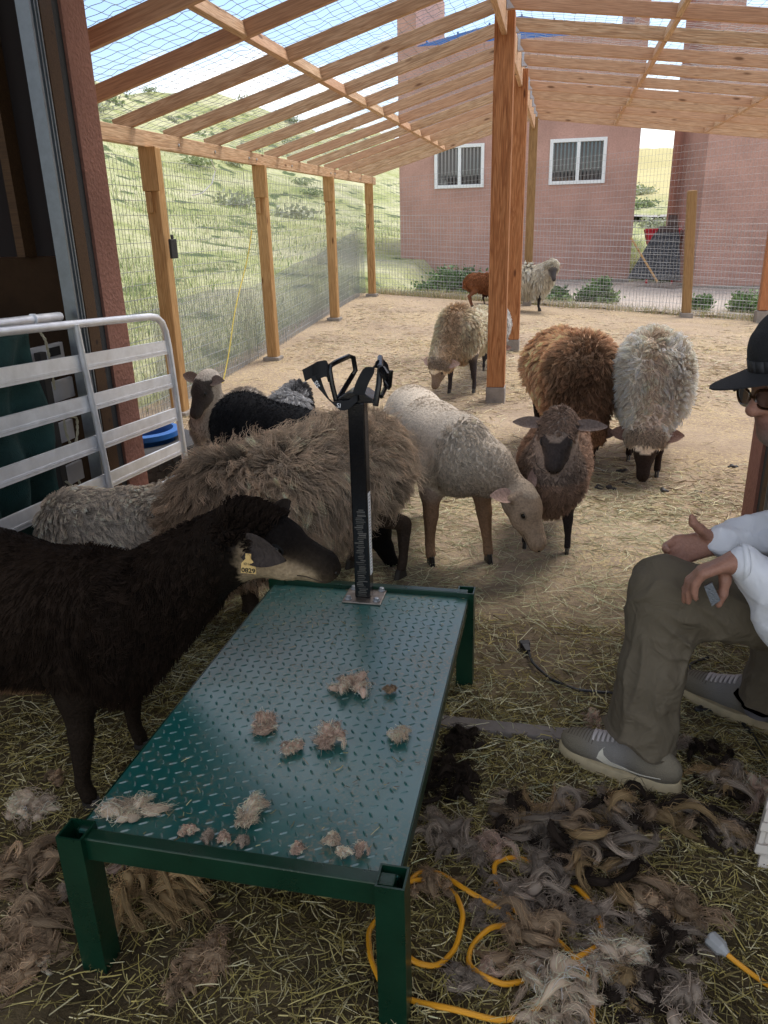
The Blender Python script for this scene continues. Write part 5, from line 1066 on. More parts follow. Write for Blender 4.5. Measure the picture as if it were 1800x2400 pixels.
# torso and limbs under the clothes keep the body in one piece
Bm.cone((.70, 1.93, .80), (.80, 1.93, .46), .11, .12, SK, 0, .05)
Bm.cone((.68, 1.78, .79), (.68, 2.08, .79), .055, .055, SK, 0, .05)
HW0 = aty(1712, 1318, 1.69)
Bm.chain([(.68, 1.77, .78), (.63, 1.70, .53), tuple(HW0+(.012, 0, 0))], [.05, .042, .029], SK, 0, .02)
Bm.chain([(.68, 2.09, .78), (.66, 2.10, .60), (.428, 1.97, .600)], [.05, .042, .029], SK, 0, .02)
KN, AN = np.array((.292, 1.83, .520)), np.array((.300, 1.775, .09)); KF, AF = np.array((.72, 2.12, .48)), np.array((.62, 2.02, .09))
Bm.chain([(.82, 1.86, .44), KN+(.02, 0, -.02), AN], [.09, .06, .038], SK, 0, .03); Bm.chain([(.86, 2.0, .44), KF, AF], [.09, .06, .038], SK, 0, .03)
def hand(B, wrist, palm_end, side, nrm, curls, thumb, fl_=1.0):
    """palm as one slab, then four separate fingers of unequal length bending along nrm, thumb from the side"""
    w_, p = np.array(wrist, float), np.array(palm_end, float); d = unit(p-w_); s_ = unit(np.array(side, float)-d*np.dot(side, d)); n = unit(nrm)
    for t in (-1.1, -.35, .4, 1.1): B.cone(w_+s_*t*.017, p+s_*t*.0235+d*(.004 if abs(t) < 1 else -.004), .0155, .0115, SK, 0, .012)
    for i, (t, ln) in enumerate(zip((-1.45, -.5, .47, 1.4), (.9, 1.0, .94, .76))):
        a = p+s_*t*.0205; dd = d.copy(); c_ = curls[i]; r = [.0102, .0092, .0082, .0066]; pts = [a-d*.008, a+dd*.006]
        for k, L_ in enumerate((.040, .026, .021)):
            q = c_[k]; dd = unit(dd*math.cos(q)+n*math.sin(q)-0*s_) if k == 0 else unit(dd*math.cos(q)+unit(np.cross(s_, dd)*np.sign(np.dot(np.cross(s_, dd), n)+1e-6) if abs(np.dot(np.cross(s_, dd), n)) > .2 else np.cross(s_, dd)*np.sign(np.dot(np.cross(s_, d), n)+1e-6))*math.sin(q))
            pts.append(pts[-1]+dd*L_*ln*fl_)
        B.chain(pts, [.0115, .0108, .0098, .0088, .0070], SK, 0, .005)
    B.chain([np.array(q, float) for q in thumb], [.0145, .0125, .0105, .0085], SK, 0, .008)
# near (left) hand hanging over the knee, holding a small grey clipper blade
HW, HK = aty(1712, 1318, 1.69), aty(1652, 1338, 1.69)
hand(Bm, HW, HK, (-.35, -.92, .10), (-.12, .10, -1), [(.70, .45, .25), (.85, .35, .2), (1.0, .35, .2), (1.1, .45, .3)],
     [HW+(-.012, .02, -.012), aty(1700, 1362, 1.695), aty(1694, 1392, 1.69), aty(1684, 1418, 1.685)])
# far (right) hand, palm half open, thumb up
hand(Bm, (.428, 1.97, .600), (.350, 1.955, .578), (-.15, -.35, -1), (.10, -1, -.25), [(.5, .8, .5), (.55, .9, .6), (.6, .9, .6), (.6, .9, .6)],
     [(.408, 1.955, .622), (.384, 1.940, .645), (.366, 1.932, .662), (.360, 1.930, .680)])
def disp_skin(p): return .0008*np.sin(p[:, 0]*420+5*np.sin(p[:, 2]*60))*np.sin(p[:, 1]*300)
V, Q, C, _w = Bm.mesh(); V = relax(V, Q, 1)
stub = smooth(-.035, -.07, (V-HC)@hu)*smooth(-.02, .03, (V-HC)@hf)*(V[:, 2] > .85); C = C*(1-.35*stub[:, None])+np.array((.10, .09, .085))*.35*stub[:, None]
man = link('person', np_mesh('person', V-man_o, Q, M['skin'], C)); man.location = man_o
tag(man, 'seated person in black cap, glasses, white shirt and olive trousers at the right edge', 'person')
def garment(name, B, m, disp=None, rl=1, col=None, clip=None):
    V, Q, C, _ = B.mesh(disp); V = relax(V, Q, rl); 
    return link(name, np_mesh(name, V, Q, m, C if col is None else None), man)
def fabric(name, col, bscale=14, bump=.6, rough=.85, tr=0.0, var=.06):
    m, t, b = mat(name); Lk = t.links.new; co = N(t, 'ShaderNodeTexCoord'); b.inputs['Roughness'].default_value = rough; b.inputs['Specular IOR Level'].default_value = .2
    n = N(t, 'ShaderNodeTexNoise'); n.inputs['Scale'].default_value = bscale; n.inputs['Detail'].default_value = 3; n.inputs['Distortion'].default_value = 1.5; Lk(co.outputs['Object'], n.inputs[0])
    n2 = N(t, 'ShaderNodeTexNoise'); n2.inputs['Scale'].default_value = 420; Lk(co.outputs['Object'], n2.inputs[0])
    r = N(t, 'ShaderNodeValToRGB'); r.color_ramp.elements[0].color = (*[c*(1-var) for c in col], 1); r.color_ramp.elements[1].color = (*[min(1, c*(1+var)) for c in col], 1); Lk(n.outputs[0], r.inputs[0]); Lk(r.outputs[0], b.inputs['Base Color'])
    b1_ = N(t, 'ShaderNodeBump'); b1_.inputs['Strength'].default_value = bump; b1_.inputs['Distance'].default_value = .018; Lk(n.outputs[0], b1_.inputs['Height'])
    b2_ = N(t, 'ShaderNodeBump'); b2_.inputs['Strength'].default_value = .15; b2_.inputs['Distance'].default_value = .001; Lk(n2.outputs[0], b2_.inputs['Height']); Lk(b1_.outputs[0], b2_.inputs['Normal']); Lk(b2_.outputs[0], b.inputs['Normal'])
    if tr:
        tn = N(t, 'ShaderNodeBsdfTranslucent'); tn.inputs[0].default_value = (*col, 1); ms = N(t, 'ShaderNodeMixShader'); ms.inputs[0].default_value = tr; Lk(b.outputs[0], ms.inputs[1]); Lk(tn.outputs[0], ms.inputs[2]); Lk(ms.outputs[0], t.nodes['Material Output'].inputs[0])
    return m
M['trouser'] = fabric('olive_trousers', (.125, .102, .070)); M['shirt'] = fabric('white_shirt', (.80, .81, .84), bscale=9, tr=.12, var=.03)
# trousers with folds radiating from the bent knee
Bt = Body(.0055)
Bt.cone((.90, 1.87, .43), KN+(.015, 0, -.015), .118, .084, k=.04); Bt.cone(KN+(.0, 0, .0), (.285, 1.80, .30), .080, .078, k=.04); Bt.cone((.285, 1.80, .30), (.262, 1.780, .03), .078, .090, k=.04)
Bt.cone((.92, 2.02, .43), KF, .125, .098, k=.05); Bt.chain([KF, (.68, 2.07, .28), (.64, 2.03, .05)], [.090, .085, .090], k=.05); Bt.ell((.90, 1.93, .44), (.18, .19, .14), k=.05)
def ridged(p, sx, sc_, sd_): return np.clip(1-np.abs(noise3(p*np.array(sx), sc_, sd_, 2))*1.7, 0, 1)**2.2
def tf(p):
    shin = smooth(.47, .38, p[:, 2]); thigh = 1-shin; kn = np.exp(-((np.hypot(p[:, 0]-.37, p[:, 2]-.43)-.03)/.06)**2)
    f1 = ridged(p, (1.3, 1.3, .38), 30, 61)*.010*shin; f2 = ridged(p, (.42, 1.3, 1.3), 28, 62)*.009*thigh; f3 = ridged(p@np.array([[.8, 0, .6], [0, 1, 0], [-.6, 0, .8]]), (.5, 1, 1.8), 34, 63)*.012*kn
    f4 = ridged(p, (.6, .8, 1.6), 30, 64)*.007*smooth(.30, .16, p[:, 2])
    ph = np.arctan2(p[:, 1]-1.79, p[:, 0]-(.262+.06*(p[:, 2]-.03))); seam = np.exp(-((ph+1.95)/.035)**2)*.0035*shin
    return f1+f2+f3+f4-seam-.004
Vt, Qt, Ct, _ = Bt.mesh(tf); Vt = relax(Vt, Qt, 1); hz = np.where(Vt[:, 0] < .46, .172-(Vt[:, 0]-.149)*.43+.008*np.sin(Vt[:, 0]*60), .11); inn = Vt[:, 2] < hz; Vt[:, 2] = np.maximum(Vt[:, 2], hz)
tro = link('trousers', np_mesh('trousers', Vt, Qt, M['trouser']), man)
# shirt
Bs = Body(.0065)
Bs.cone((.72, 1.93, .78), (.84, 1.93, .46), .155, .165, k=.06); Bs.cone((.70, 1.80, .79), (.70, 2.06, .79), .08, .08, k=.06); Bs.cone((.665, 1.93, .865), (.70, 1.93, .82), .075, .09, k=.03)
Bs.chain([(.70, 1.76, .77), (.650, 1.69, .535), (.580, 1.69, .520), tuple(HW0+(.030, 0, .002))], [.072, .074, .066, .041], k=.04); Bs.ell((.585, 1.70, .50), (.10, .06, .065), (1, 0, -.3), k=.05)
Bs.chain([(.70, 2.10, .77), (.67, 2.10, .60), (.56, 2.04, .60), (.448, 1.978, .602)], [.072, .062, .054, .042], k=.04)
def sf(p): return ridged(p, (.7, 1, 1), 26, 71)*.011+ridged(p, (1.2, 1, .6), 44, 72)*.005-.004
garment('shirt', Bs, M['shirt'], sf)
for (c0, c1, r) in ((tuple(HW0+(.034, 0, .002)), tuple(HW0+(.020, 0, .001)), .043), ((.455, 1.980, .602), (.440, 1.974, .601), .042)):
    d = unit(np.array(c1)-np.array(c0)); b_ = MB(); b_.tube([c0, np.array(c0)*.5+np.array(c1)*.5, c1], [r-.002, r, r-.001], 18, cap=False); o = b_.build('shirt_cuff', M['shirt'], man, smooth=True); sm_ = o.modifiers.new('t', 'SOLIDIFY'); sm_.thickness = .004
# cap
M['cap'] = plain('black_cap_cloth', (.012, .012, .014), .85, bump=.4, bscale=380)
Bc = Body(.006); cap_u = unit(hu+hf*.04)
Bc.ell(hp(-.018, 0, .082), (.100, .082, .078), hf, hu, k=.02); Bc.cone(hp(-.015, 0, .094), hp(-.022, 0, .106), .086, .080, k=.03); Bc.ell(hp(-.016, 0, .045), (.104, .085, .03), hf, hu, k=.015)
garment('cap', Bc, M['cap'], lambda p: .0022*np.sin(((p-HC)@hsd)*70)*smooth(.12, .15, (p-HC)@hu))
v = []; n1, n2_ = 15, 9
for side in (0, 1):
    for i in range(n1):
        a = -1.25+2.5*i/(n1-1)
        for j in range(n2_):
            t = j/(n2_-1); rx = .098+(.125)*t*math.cos(a)**.7; x = rx*math.cos(a)-.018 if True else 0; y = (.084+.016*t)*math.sin(a)*(1.0); z = .052-.002*t-.008*(y/.08)**2*(.4+.6*t)+(.0035 if side else 0); v.append(hp(x, y, z))
f_ = []; o_ = n1*n2_
for i in range(n1-1):
    for j in range(n2_-1): a = i*n2_+j; f_ += [(a, a+n2_, a+n2_+1, a+1), (o_+a, o_+a+1, o_+a+n2_+1, o_+a+n2_)]
for i in range(n1-1): a = i*n2_+n2_-1; f_.append((a, a+n2_, o_+a+n2_, o_+a))
b_ = MB(); b_.add(v, f_); b_.build('cap_brim', M['cap'], man, smooth=True)
b_ = MB()
for i in range(24):
    a = 2*math.pi*i/24; a2 = 2*math.pi*(i+1)/24
    q = [hp(-.017+.106*math.cos(k), .0875*math.sin(k), z) for k in (a, a2) for z in (.052, .082)]; b_.add([q[0], q[2], q[3], q[1]], [(0, 1, 2, 3)])
o = b_.build('cap_band', plain('cap_band', (.028, .028, .031), .7), man, smooth=True); sm_ = o.modifiers.new('t', 'SOLIDIFY'); sm_.thickness = .002
Bh = Body(.006); Bh.ell(hp(-.045, 0, .0), (.072, .078, .060), hf, hu, k=.02); Bh.ell(hp(-.070, 0, -.045), (.040, .060, .035), hf, hu, k=.02)
for e in (-1, 1): Bh.cone(hp(-.012, e*.073, .03), hp(-.004, e*.074, -.002), .012, .006, k=.01)
garment('hair', Bh, plain('grey_hair', (.10, .09, .085), .8, bump=.8, bscale=220), lambda p: .002*np.sin(p[:, 2]*300+p[:, 0]*200))
# glasses: tortoise frame with two lenses and temples
gm = plain('tortoise_frame', (.035, .014, .006), .15, var=.8, vscale=60, spec=.7); lens = bpy.data.materials.new('lens'); lens.use_nodes = True; lt = lens.node_tree; lb = lt.nodes['Principled BSDF']
lb.inputs['Base Color'].default_value = (.9, .92, .9, 1); lb.inputs['Transmission Weight'].default_value = 1; lb.inputs['Roughness'].default_value = .02; lb.inputs['IOR'].default_value = 1.05
gl = MB(); ln_ = MB()
for e in (-1, 1):
    ring = []
    for k in range(25):
        a = 2*math.pi*k/24; cx_, cz_ = .029*abs(math.cos(a))**.8*math.copysign(1, math.cos(a)), .022*abs(math.sin(a))**.8*math.copysign(1, math.sin(a)); ring.append(hp(.103-.012*abs((e*.034+cx_)/.06)**2, e*.036+cx_, -.002+cz_+.003))
    gl.tube(ring, .0032, 6, cap=False); ln_.add(ring[:-1], [tuple(range(24))])
    gl.tube([hp(.098, e*.066, .012), hp(.06, e*.080, .012), hp(-.01, e*.083, .010)], .0035, 6)
gl.tube([hp(.104, -.009, .004), hp(.108, 0, .007), hp(.104, .009, .004)], .0032, 6)
go_ = gl.build('glasses', gm, man, smooth=True); lo_ = ln_.build('lens', lens, go_)
for e in (-1, 1):
    b_ = MB(); prof = [(math.sin(a)*.012, -math.cos(a)*.012) for a in np.linspace(.05, 3.1, 9)]; b_.lathe(prof, hp(.066, e*.032, .000), 14); b_.build('eye', plain('eyeball', (.35, .3, .27), .15), man, smooth=True)
    b_ = MB(); b_.lathe([(math.sin(a)*.0055, -math.cos(a)*.0055) for a in np.linspace(.05, 3.1, 7)], hp(.074, e*.031, -.003), 12); b_.build('iris', M['eye'], man, smooth=True)
    b_ = MB(); b_.tube([hp(.082, e*.014, .026), hp(.086, e*.030, .031), hp(.078, e*.046, .027)], [.003, .0045, .002], 6); b_.build('eyebrow', plain('grey_brow', (.12, .11, .10), .9), man, smooth=True)
# clipper blade in the near hand
b_ = MB(); b_.add([aty(1650, 1372, 1.675), aty(1668, 1362, 1.675), aty(1688, 1404, 1.665), aty(1668, 1418, 1.665)], [(0, 1, 2, 3)]); o = b_.build('clipper_blade', plain('grey_tool', (.16, .17, .18), .4, .6, bump=.5, bscale=300)); sm_ = o.modifiers.new('t', 'SOLIDIFY'); sm_.thickness = .012; tag(o, 'small grey ribbed shearing tool held in the near hand', 'tool')
# trainers
sole_m = plain('cream_sole', (.60, .49, .30), .6, var=.15, vscale=30); up_m = vcol('shoe_knit', .85, bump=.5, bscale=420, nvar=.1)
def shoe(toe, heel, name='shoe', swoosh=True):
    toe, heel = np.array(toe, float), np.array(heel, float); d = unit((toe-heel)*(1, 1, 0)); sd_ = np.cross((0, 0, 1), d); Ls = np.linalg.norm((toe-heel)[:2]); u_ = np.array((0, 0, 1.0))
    def q(a, b, c): return heel+d*a*Ls+sd_*b+u_*c
    B = Body(.0055); g_, k_ = (.20, .17, .12), (.27, .25, .22)
    B.ell(q(.80, 0, .050), (Ls*.20, .044, .036), d, u_, g_, k=.03); B.ell(q(.52, 0, .058), (Ls*.28, .042, .046), d, u_, k_, k=.03); B.ell(q(.20, 0, .062), (Ls*.20, .037, .052), d, u_, g_, k=.03)
    B.cone(q(.30, 0, .075), q(.26, 0, .112), .042, .036, g_, k=.025); B.cone(q(.55, 0, .078), q(.38, 0, .105), .028, .034, (.27, .25, .24), k=.02)
    V, Q, C, _ = B.mesh(); V = relax(V, Q, 1); V[:, 2] = np.maximum(V[:, 2], .020); o = link(name, np_mesh(name, V, Q, up_m, C), man)
    def outline(sc_): 
        r = []
        for k in range(28):
            a = 2*math.pi*k/28; x = .5+.5*math.cos(a); wd = (.040+.010*math.sin(max(0, x-.2)*3.2))*math.sin(a)/max(.55, abs(math.sin(a))**.3 if abs(math.sin(a)) > 1e-3 else 1); r.append((x*1.02-.01, wd*sc_))
        return r
    b_ = MB(); ol = outline(1.0); lo_ = [q(a, b, .002+.012*max(0, a-.8)*5*.5) for a, b in ol]; mi = [q(a*1.0, b*1.07, .020+.010*max(0, a-.75)*4) for a, b in ol]; hi_ = [q(.5+(a-.5)*.97, b*.98, .034+.006*(a < .3)+.004*max(0, a-.7)*4) for a, b in ol]
    n_ = len(ol); f_ = [tuple(range(n_))[::-1], tuple(range(2*n_, 3*n_))]+[(r*n_+i, r*n_+(i+1) % n_, (r+1)*n_+(i+1) % n_, (r+1)*n_+i) for r in (0, 1) for i in range(n_)]
    b_.add(lo_+mi+hi_, f_); b_.build('sole', sole_m, o, smooth=True)
    # laces
    from mathutils.bvhtree import BVHTree
    bv = BVHTree.FromPolygons([list(p) for p in V], Q.tolist())
    def top(a, b):
        r = bv.ray_cast(Vector(q(a, b, .3)), Vector((0, 0, -1))); return q(a, b, .09) if r[0] is None else np.array(r[0])+(0, 0, .002)
    b_ = MB()
    for i in range(7):
        a = .46+.040*i
        for d_ in (0, .03): b_.tube([top(a+d_*(k+1)/2, k*.026) for k in np.linspace(-1, 1, 7)] if d_ == 0 else [top(a+.03-.03*(k+1)/2, k*.026) for k in np.linspace(-1, 1, 7)], .0032, 5)
    b_.tube([top(.47, -.01), top(.50, -.03), top(.53, -.036), top(.50, -.038)], .0028, 5)
    b_.build('laces', plain('grey_laces', (.55, .50, .48), .9), o, smooth=True)
    b_ = MB()
    for aa, bb in ((.60, .034), (.655, .032), (.71, .030), (.63, .040), (.685, .038)):
        pass
    for k in range(9):
        b_.tube([top(.70+.028*k, j) for j in np.linspace(-.034+.002*k, .034-.002*k, 9)], .0009, 4)
    b_.build('toe_ribs', plain('toe_rib', (.11, .09, .065), .9), o, smooth=True)
    # dark collar line and the pale tick on the camera side, laid on the shoe's surface
    side = -1 if np.dot(sd_, (0, -1, 0)) < 0 else 1
    dn = sd_*side
    def hit(a, c):
        o3 = q(a, 0, c)+dn*.2; r = bv.ray_cast(Vector(o3), Vector(-dn)); return None if r[0] is None else np.array(r[0])+dn*.0016
    def patch(nm, up_, lo2, m, n=26):
        b_ = MB(); v = []
        for i in range(n):
            t = i/(n-1); (a1, c1), (a2, c2) = up_(t), lo2(t); p1, p2 = hit(a1, c1), hit(a2, c2)
            if p1 is None or p2 is None: continue
            v += [p1, p2]
        b_.add(v, [(2*i, 2*i+1, 2*i+3, 2*i+2) for i in range(len(v)//2-1)]); oo = b_.build(nm, m, o); s2_ = oo.modifiers.new('t', 'SOLIDIFY'); s2_.thickness = .0015
    if swoosh:
        it = lambda xs, ys, t: float(np.interp(t, xs, ys))
        T_ = [0, .08, .2, .35, .6, 1.0]
        patch('tick_mark', lambda t: (it(T_, [.585, .60, .585, .53, .38, .13], t), it(T_, [.088, .082, .066, .054, .048, .053], t)), lambda t: (it(T_, [.585, .625, .64, .58, .40, .13], t), it(T_, [.088, .070, .050, .040, .042, .0525], t)), plain('cream_tick', (.80, .74, .60), .5))
        if False: patch('collar_line', lambda t: (.47-.32*t, .095-.046*math.sin(math.pi*min(1, t*1.15))+.0), lambda t: (.475-.33*t, .089-.046*math.sin(math.pi*min(1, t*1.15))), M['dark'])
    return o
shoe((.075, 1.850, 0), (.372, 1.715, 0)); shoe((.43, 2.22, 0), (.70, 2.02, 0), swoosh=False)
b_ = MB(); p0, p1 = np.array((.310, 1.750, .07)), np.array((.295, 1.765, .13)); b_.tube([p0, p1], [.038, .040], 14); skm = plain('grey_sock', (.16, .15, .16), .9); b_.build('sock', skm, man, smooth=True)
b_ = MB(); b_.tube([AF-(0, 0, .02), AF+(0, 0, .05)], [.042, .044], 14); b_.build('sock', skm, man, smooth=True)
# the bench he sits on, outside the photograph
bench = empty('wooden_bench', (1.0, 1.93, 0)); tag(bench, 'plain wooden bench under the seated person', 'bench')
for lo_, hi_, nm in (((.80, 1.70, .27), (1.5, 2.16, .31), 'seat'), ((.85, 1.74, 0), (.90, 1.79, .268), 'leg'), ((1.38, 1.74, 0), (1.43, 1.79, .268), 'leg'), ((.85, 2.07, 0), (.90, 2.12, .268), 'leg'), ((1.38, 2.07, 0), (1.43, 2.12, .268), 'leg')):
    b_ = MB(); b_.box(lo_, hi_); b_.build(nm, M['jambwood'], bench, bevel=.003)
# ---- CLUTTER ----
# ------------------------------------------------------------------ straw and hay
def straws(name, n, area, cols, ln, rad, dens=None, seed=0, pile=.012, zf=None, bend=.25):
    g = np.random.default_rng(seed); x = g.uniform(area[0], area[1], n); y = g.uniform(area[2], area[3], n)
    if dens is not None: k = g.random(n) < dens(x, y); x, y = x[k], y[k]
    n = len(x); a = g.random(n)*math.pi*2; L_ = (1+1.2*(g.random(n) > .96))* ln*(.35+g.random(n)**1.5*1.3); z0 = (zf(x, y) if zf else ground_z(x, y))+.003+pile*g.random(n)**2; dz = g.normal(0, .10, n)*L_*.5
    d = np.stack([np.cos(a), np.sin(a)], 1); b = g.normal(0, bend, n)*L_*.5; s_ = np.stack([-d[:, 1], d[:, 0]], 1); Pt = np.zeros((n, 4, 3))
    for i, t in enumerate(np.linspace(-.5, .5, 4)):
        Pt[:, i, :2] = np.stack([x, y], 1)+d*(L_*t)[:, None]+s_*(b*(1-4*t*t)*.5)[:, None]; Pt[:, i, 2] = z0+np.maximum(dz*t*2, -.002)+np.abs(dz)*.3
    R = rad*(.5+.8*g.random(n))[:, None]*np.array([1, 1, 1, .8])[None]; V, Fq = locks_mesh(Pt, R)
    c = np.array(cols)[g.integers(0, len(cols), n)]*(1+g.normal(0, .16, (n, 1))); c = np.repeat(np.clip(c, .01, .9), 12, axis=0)
    return tag(link(name, np_mesh(name, V, Fq, M['straw'], c, False)), kind='stuff')
def nz2(x, y, sc_, sd_): return noise3(np.stack([x, y, 0*x], 1), sc_, sd_)
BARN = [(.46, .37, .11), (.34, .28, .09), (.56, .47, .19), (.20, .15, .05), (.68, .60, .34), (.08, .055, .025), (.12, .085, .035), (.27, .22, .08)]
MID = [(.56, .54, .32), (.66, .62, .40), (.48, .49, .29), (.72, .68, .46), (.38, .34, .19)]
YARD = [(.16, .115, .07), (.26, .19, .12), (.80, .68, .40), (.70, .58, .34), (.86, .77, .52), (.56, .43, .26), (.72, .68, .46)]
def bare(x, y):   # trodden bare patches
    d = .55+.5*nz2(x, y, 3.2, 21); d = d*(1-.85*np.exp(-(((x+.02)/.30)**2+((y-2.35)/.35)**2)))*(1-.5*np.exp(-((x-.1)/.5)**2-((y-3.3)/.35)**2)); return d
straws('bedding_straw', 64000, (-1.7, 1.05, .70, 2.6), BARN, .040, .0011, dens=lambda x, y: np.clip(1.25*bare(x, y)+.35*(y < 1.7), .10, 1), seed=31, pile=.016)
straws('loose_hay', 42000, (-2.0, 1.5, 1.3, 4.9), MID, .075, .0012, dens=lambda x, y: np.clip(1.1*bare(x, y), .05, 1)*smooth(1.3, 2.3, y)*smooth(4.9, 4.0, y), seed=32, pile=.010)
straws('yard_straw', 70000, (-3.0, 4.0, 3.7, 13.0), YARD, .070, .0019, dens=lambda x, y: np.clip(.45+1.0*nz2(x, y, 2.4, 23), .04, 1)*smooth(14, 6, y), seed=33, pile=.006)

# ------------------------------------------------------------------ wool on the floor and on the deck
def Gd(x, y, z=0.0): return atz(x*1.085, y*1.085, z)
WCOL = dict(pale=(.58, .46, .34), pink=(.58, .42, .32), tan=(.34, .24, .15), grey=(.33, .265, .205), dark=(.045, .032, .024), mix=(.28, .21, .15), blond=(.38, .26, .13))
def wool(label, d, size, col, seed, z=0.0, n=900, h=.028, long_=.045, group='shorn wool on the barn floor', elong=1.0, ang=0.0, name='wool_tuft', straight=False):
    """a matted tuft: thick curved locks lying over each other, each wrapped in fine fibres"""
    g = np.random.default_rng(seed); c0 = Gd(*d, z); r = size/2; base = np.array(WCOL[col]); th = R_(ang)
    h = h*1.7; nl = int(9+(size*34)**1.85) if size > .1 else (16 if z > .1 else 12); Lk = np.clip(size*(.42 if size < .1 else .36), .010, .10)*(.5+g.random(nl)); S_ = 9
    q = g.random(nl)**.55; a = g.random(nl)*6.28; X = q*np.cos(a)*r*.85*elong; Y = q*np.sin(a)*r*.85/elong; X, Y = X*math.cos(th)-Y*math.sin(th), X*math.sin(th)+Y*math.cos(th)
    hd = (th+g.normal(0, .5, nl)) if straight else g.random(nl)*6.28; k = g.normal(0, 1, nl)*(.9 if straight else (4.2 if z > .1 else 2.8)); zz = h*(1-q**2)*g.random(nl)+.004
    P = np.zeros((nl, S_, 3)); x, y, an = X.copy(), Y.copy(), hd-k*.5
    for i in range(S_):
        t = i/(S_-1); P[:, i] = np.stack([x, y, zz*(.35+.65*math.sin(math.pi*(.15+.7*t)))+.003], 1); an = an+k/(S_-1)+g.normal(0, .10, nl); x = x+np.cos(an)*Lk/(S_-1); y = y+np.sin(an)*Lk/(S_-1)
    R0 = np.clip(size*(.12 if z > .1 else .085), .0030, .0095)*(.5+.8*g.random(nl)); prof = np.array([.35, .75, 1, 1, .95, .85, .7, .45, .15])
    if col == 'mix': cc = np.array([WCOL[m_] for m_ in ('pale', 'tan', 'grey', 'dark', 'dark', 'grey', 'blond')])[g.integers(0, 7, nl)]
    else: cc = np.tile(base, (nl, 1))
    cc = cc*(1.45 if col not in ('dark', 'mix') else 1.25)*(.6+.7*g.random((nl, 1)))
    V, Fq = locks_mesh(P, R0[:, None]*prof[None], 6); V = V+noise3(V, 260, seed)[:, None]*.0009; V[:, 2] = np.maximum(V[:, 2], .001); o = link(name, np_mesh(name, V, Fq, M['fleece'], np.repeat(np.clip(cc*.8, .005, .9), S_*6, axis=0))); o.location = c0; tag(o, label, 'wool', group)
    ns_ = 22 if size > .06 else 34; i = np.repeat(np.arange(nl), ns_); m_ = len(i); off = g.normal(0, 1, (m_, 1, 3))*R0[i][:, None, None]*.75; off[..., 2] = np.abs(off[..., 2])
    cr = g.normal(0, 1, (m_, 1, 3))*R0[i][:, None, None]*.55; ph = g.random((m_, 1, 1))*6.28; t = np.linspace(0, 1, S_)[None, :, None]
    Ps = P[i]*1.0+off*(1.15-.5*t)+cr*np.sin(ph+t*g.uniform(5, 14, (m_, 1, 1))); ext = (P[i, -1]-P[i, -2])[:, None]*(g.random((m_, 1, 1))*(.8 if z > .1 else 2.2))*np.clip(t-.6, 0, 1)*2.5; Ps = Ps+ext; Ps[..., 2] = np.maximum(Ps[..., 2], .0015)
    Rs = np.full((m_, S_), .00055 if size < .1 else .0007)*(.6+.8*g.random((m_, 1)))*np.linspace(1, .4, S_)[None]; Vf, Ff = locks_mesh(Ps, Rs)
    cf = np.clip(cc[i]*(.8+.75*g.random((m_, 1))**1.5), .005, .92); link('fibres', np_mesh('fibres', Vf, Ff, M['fleece'], np.repeat(cf, S_*3, axis=0)), o, world=False); return o
DG = 'wool tufts on the green deck'
for i, (lab, d, sz, col, kw) in enumerate([
    ('pink-beige wool tuft highest on the deck near its middle', (762, 1490), .085, 'pink', {}),
    ('tiny wispy wool scrap right of the highest tuft on the deck', (842, 1497), .030, 'tan', {}),
    ('orange-beige wool tuft left of the middle of the deck', (573, 1572), .065, 'pink', {}),
    ('largest lumpy wool tuft at the centre of the deck', (716, 1606), .085, 'pink', dict(elong=1.3, ang=30)),
    ('small pointed wool wisp left of the central tuft', (637, 1622), .045, 'pink', dict(elong=1.5, ang=40)),
    ('round pale wool tuft near the right edge of the deck', (866, 1594), .052, 'pale', {}),
    ('long curled wool lock at the near left corner of the deck', (248, 1768), .10, 'pale', dict(elong=2.2, ang=30, straight=True)),
    ('curved upright wool lock near the front of the deck', (541, 1765), .065, 'pale', dict(elong=1.7, ang=75, straight=True)),
    ('leftmost small tuft along the front rail', (407, 1806), .034, 'pink', {}),
    ('second small tuft from the left along the front rail', (450, 1816), .026, 'grey', {}),
    ('orange-pink small tuft third along the front rail', (486, 1816), .034, 'pink', {}),
    ('greyish small tuft fourth along the front rail', (524, 1824), .034, 'grey', {}),
    ('flat little tuft mid front rail', (645, 1840), .028, 'pink', {}),
    ('pale standing tuft right of mid front rail', (717, 1822), .036, 'pale', {}),
    ('tiny pale tuft between the two right tufts of the front rail', (742, 1850), .026, 'pale', {}),
    ('rightmost pink tuft at the front rail corner', (783, 1840), .036, 'pink', {})]):
    sz *= (.74 if d[1] > 1795 else .86); wool(lab, d, sz, col, 100+i, z=DZ+.001, h=max(.009, sz*.22), group=DG, **kw)
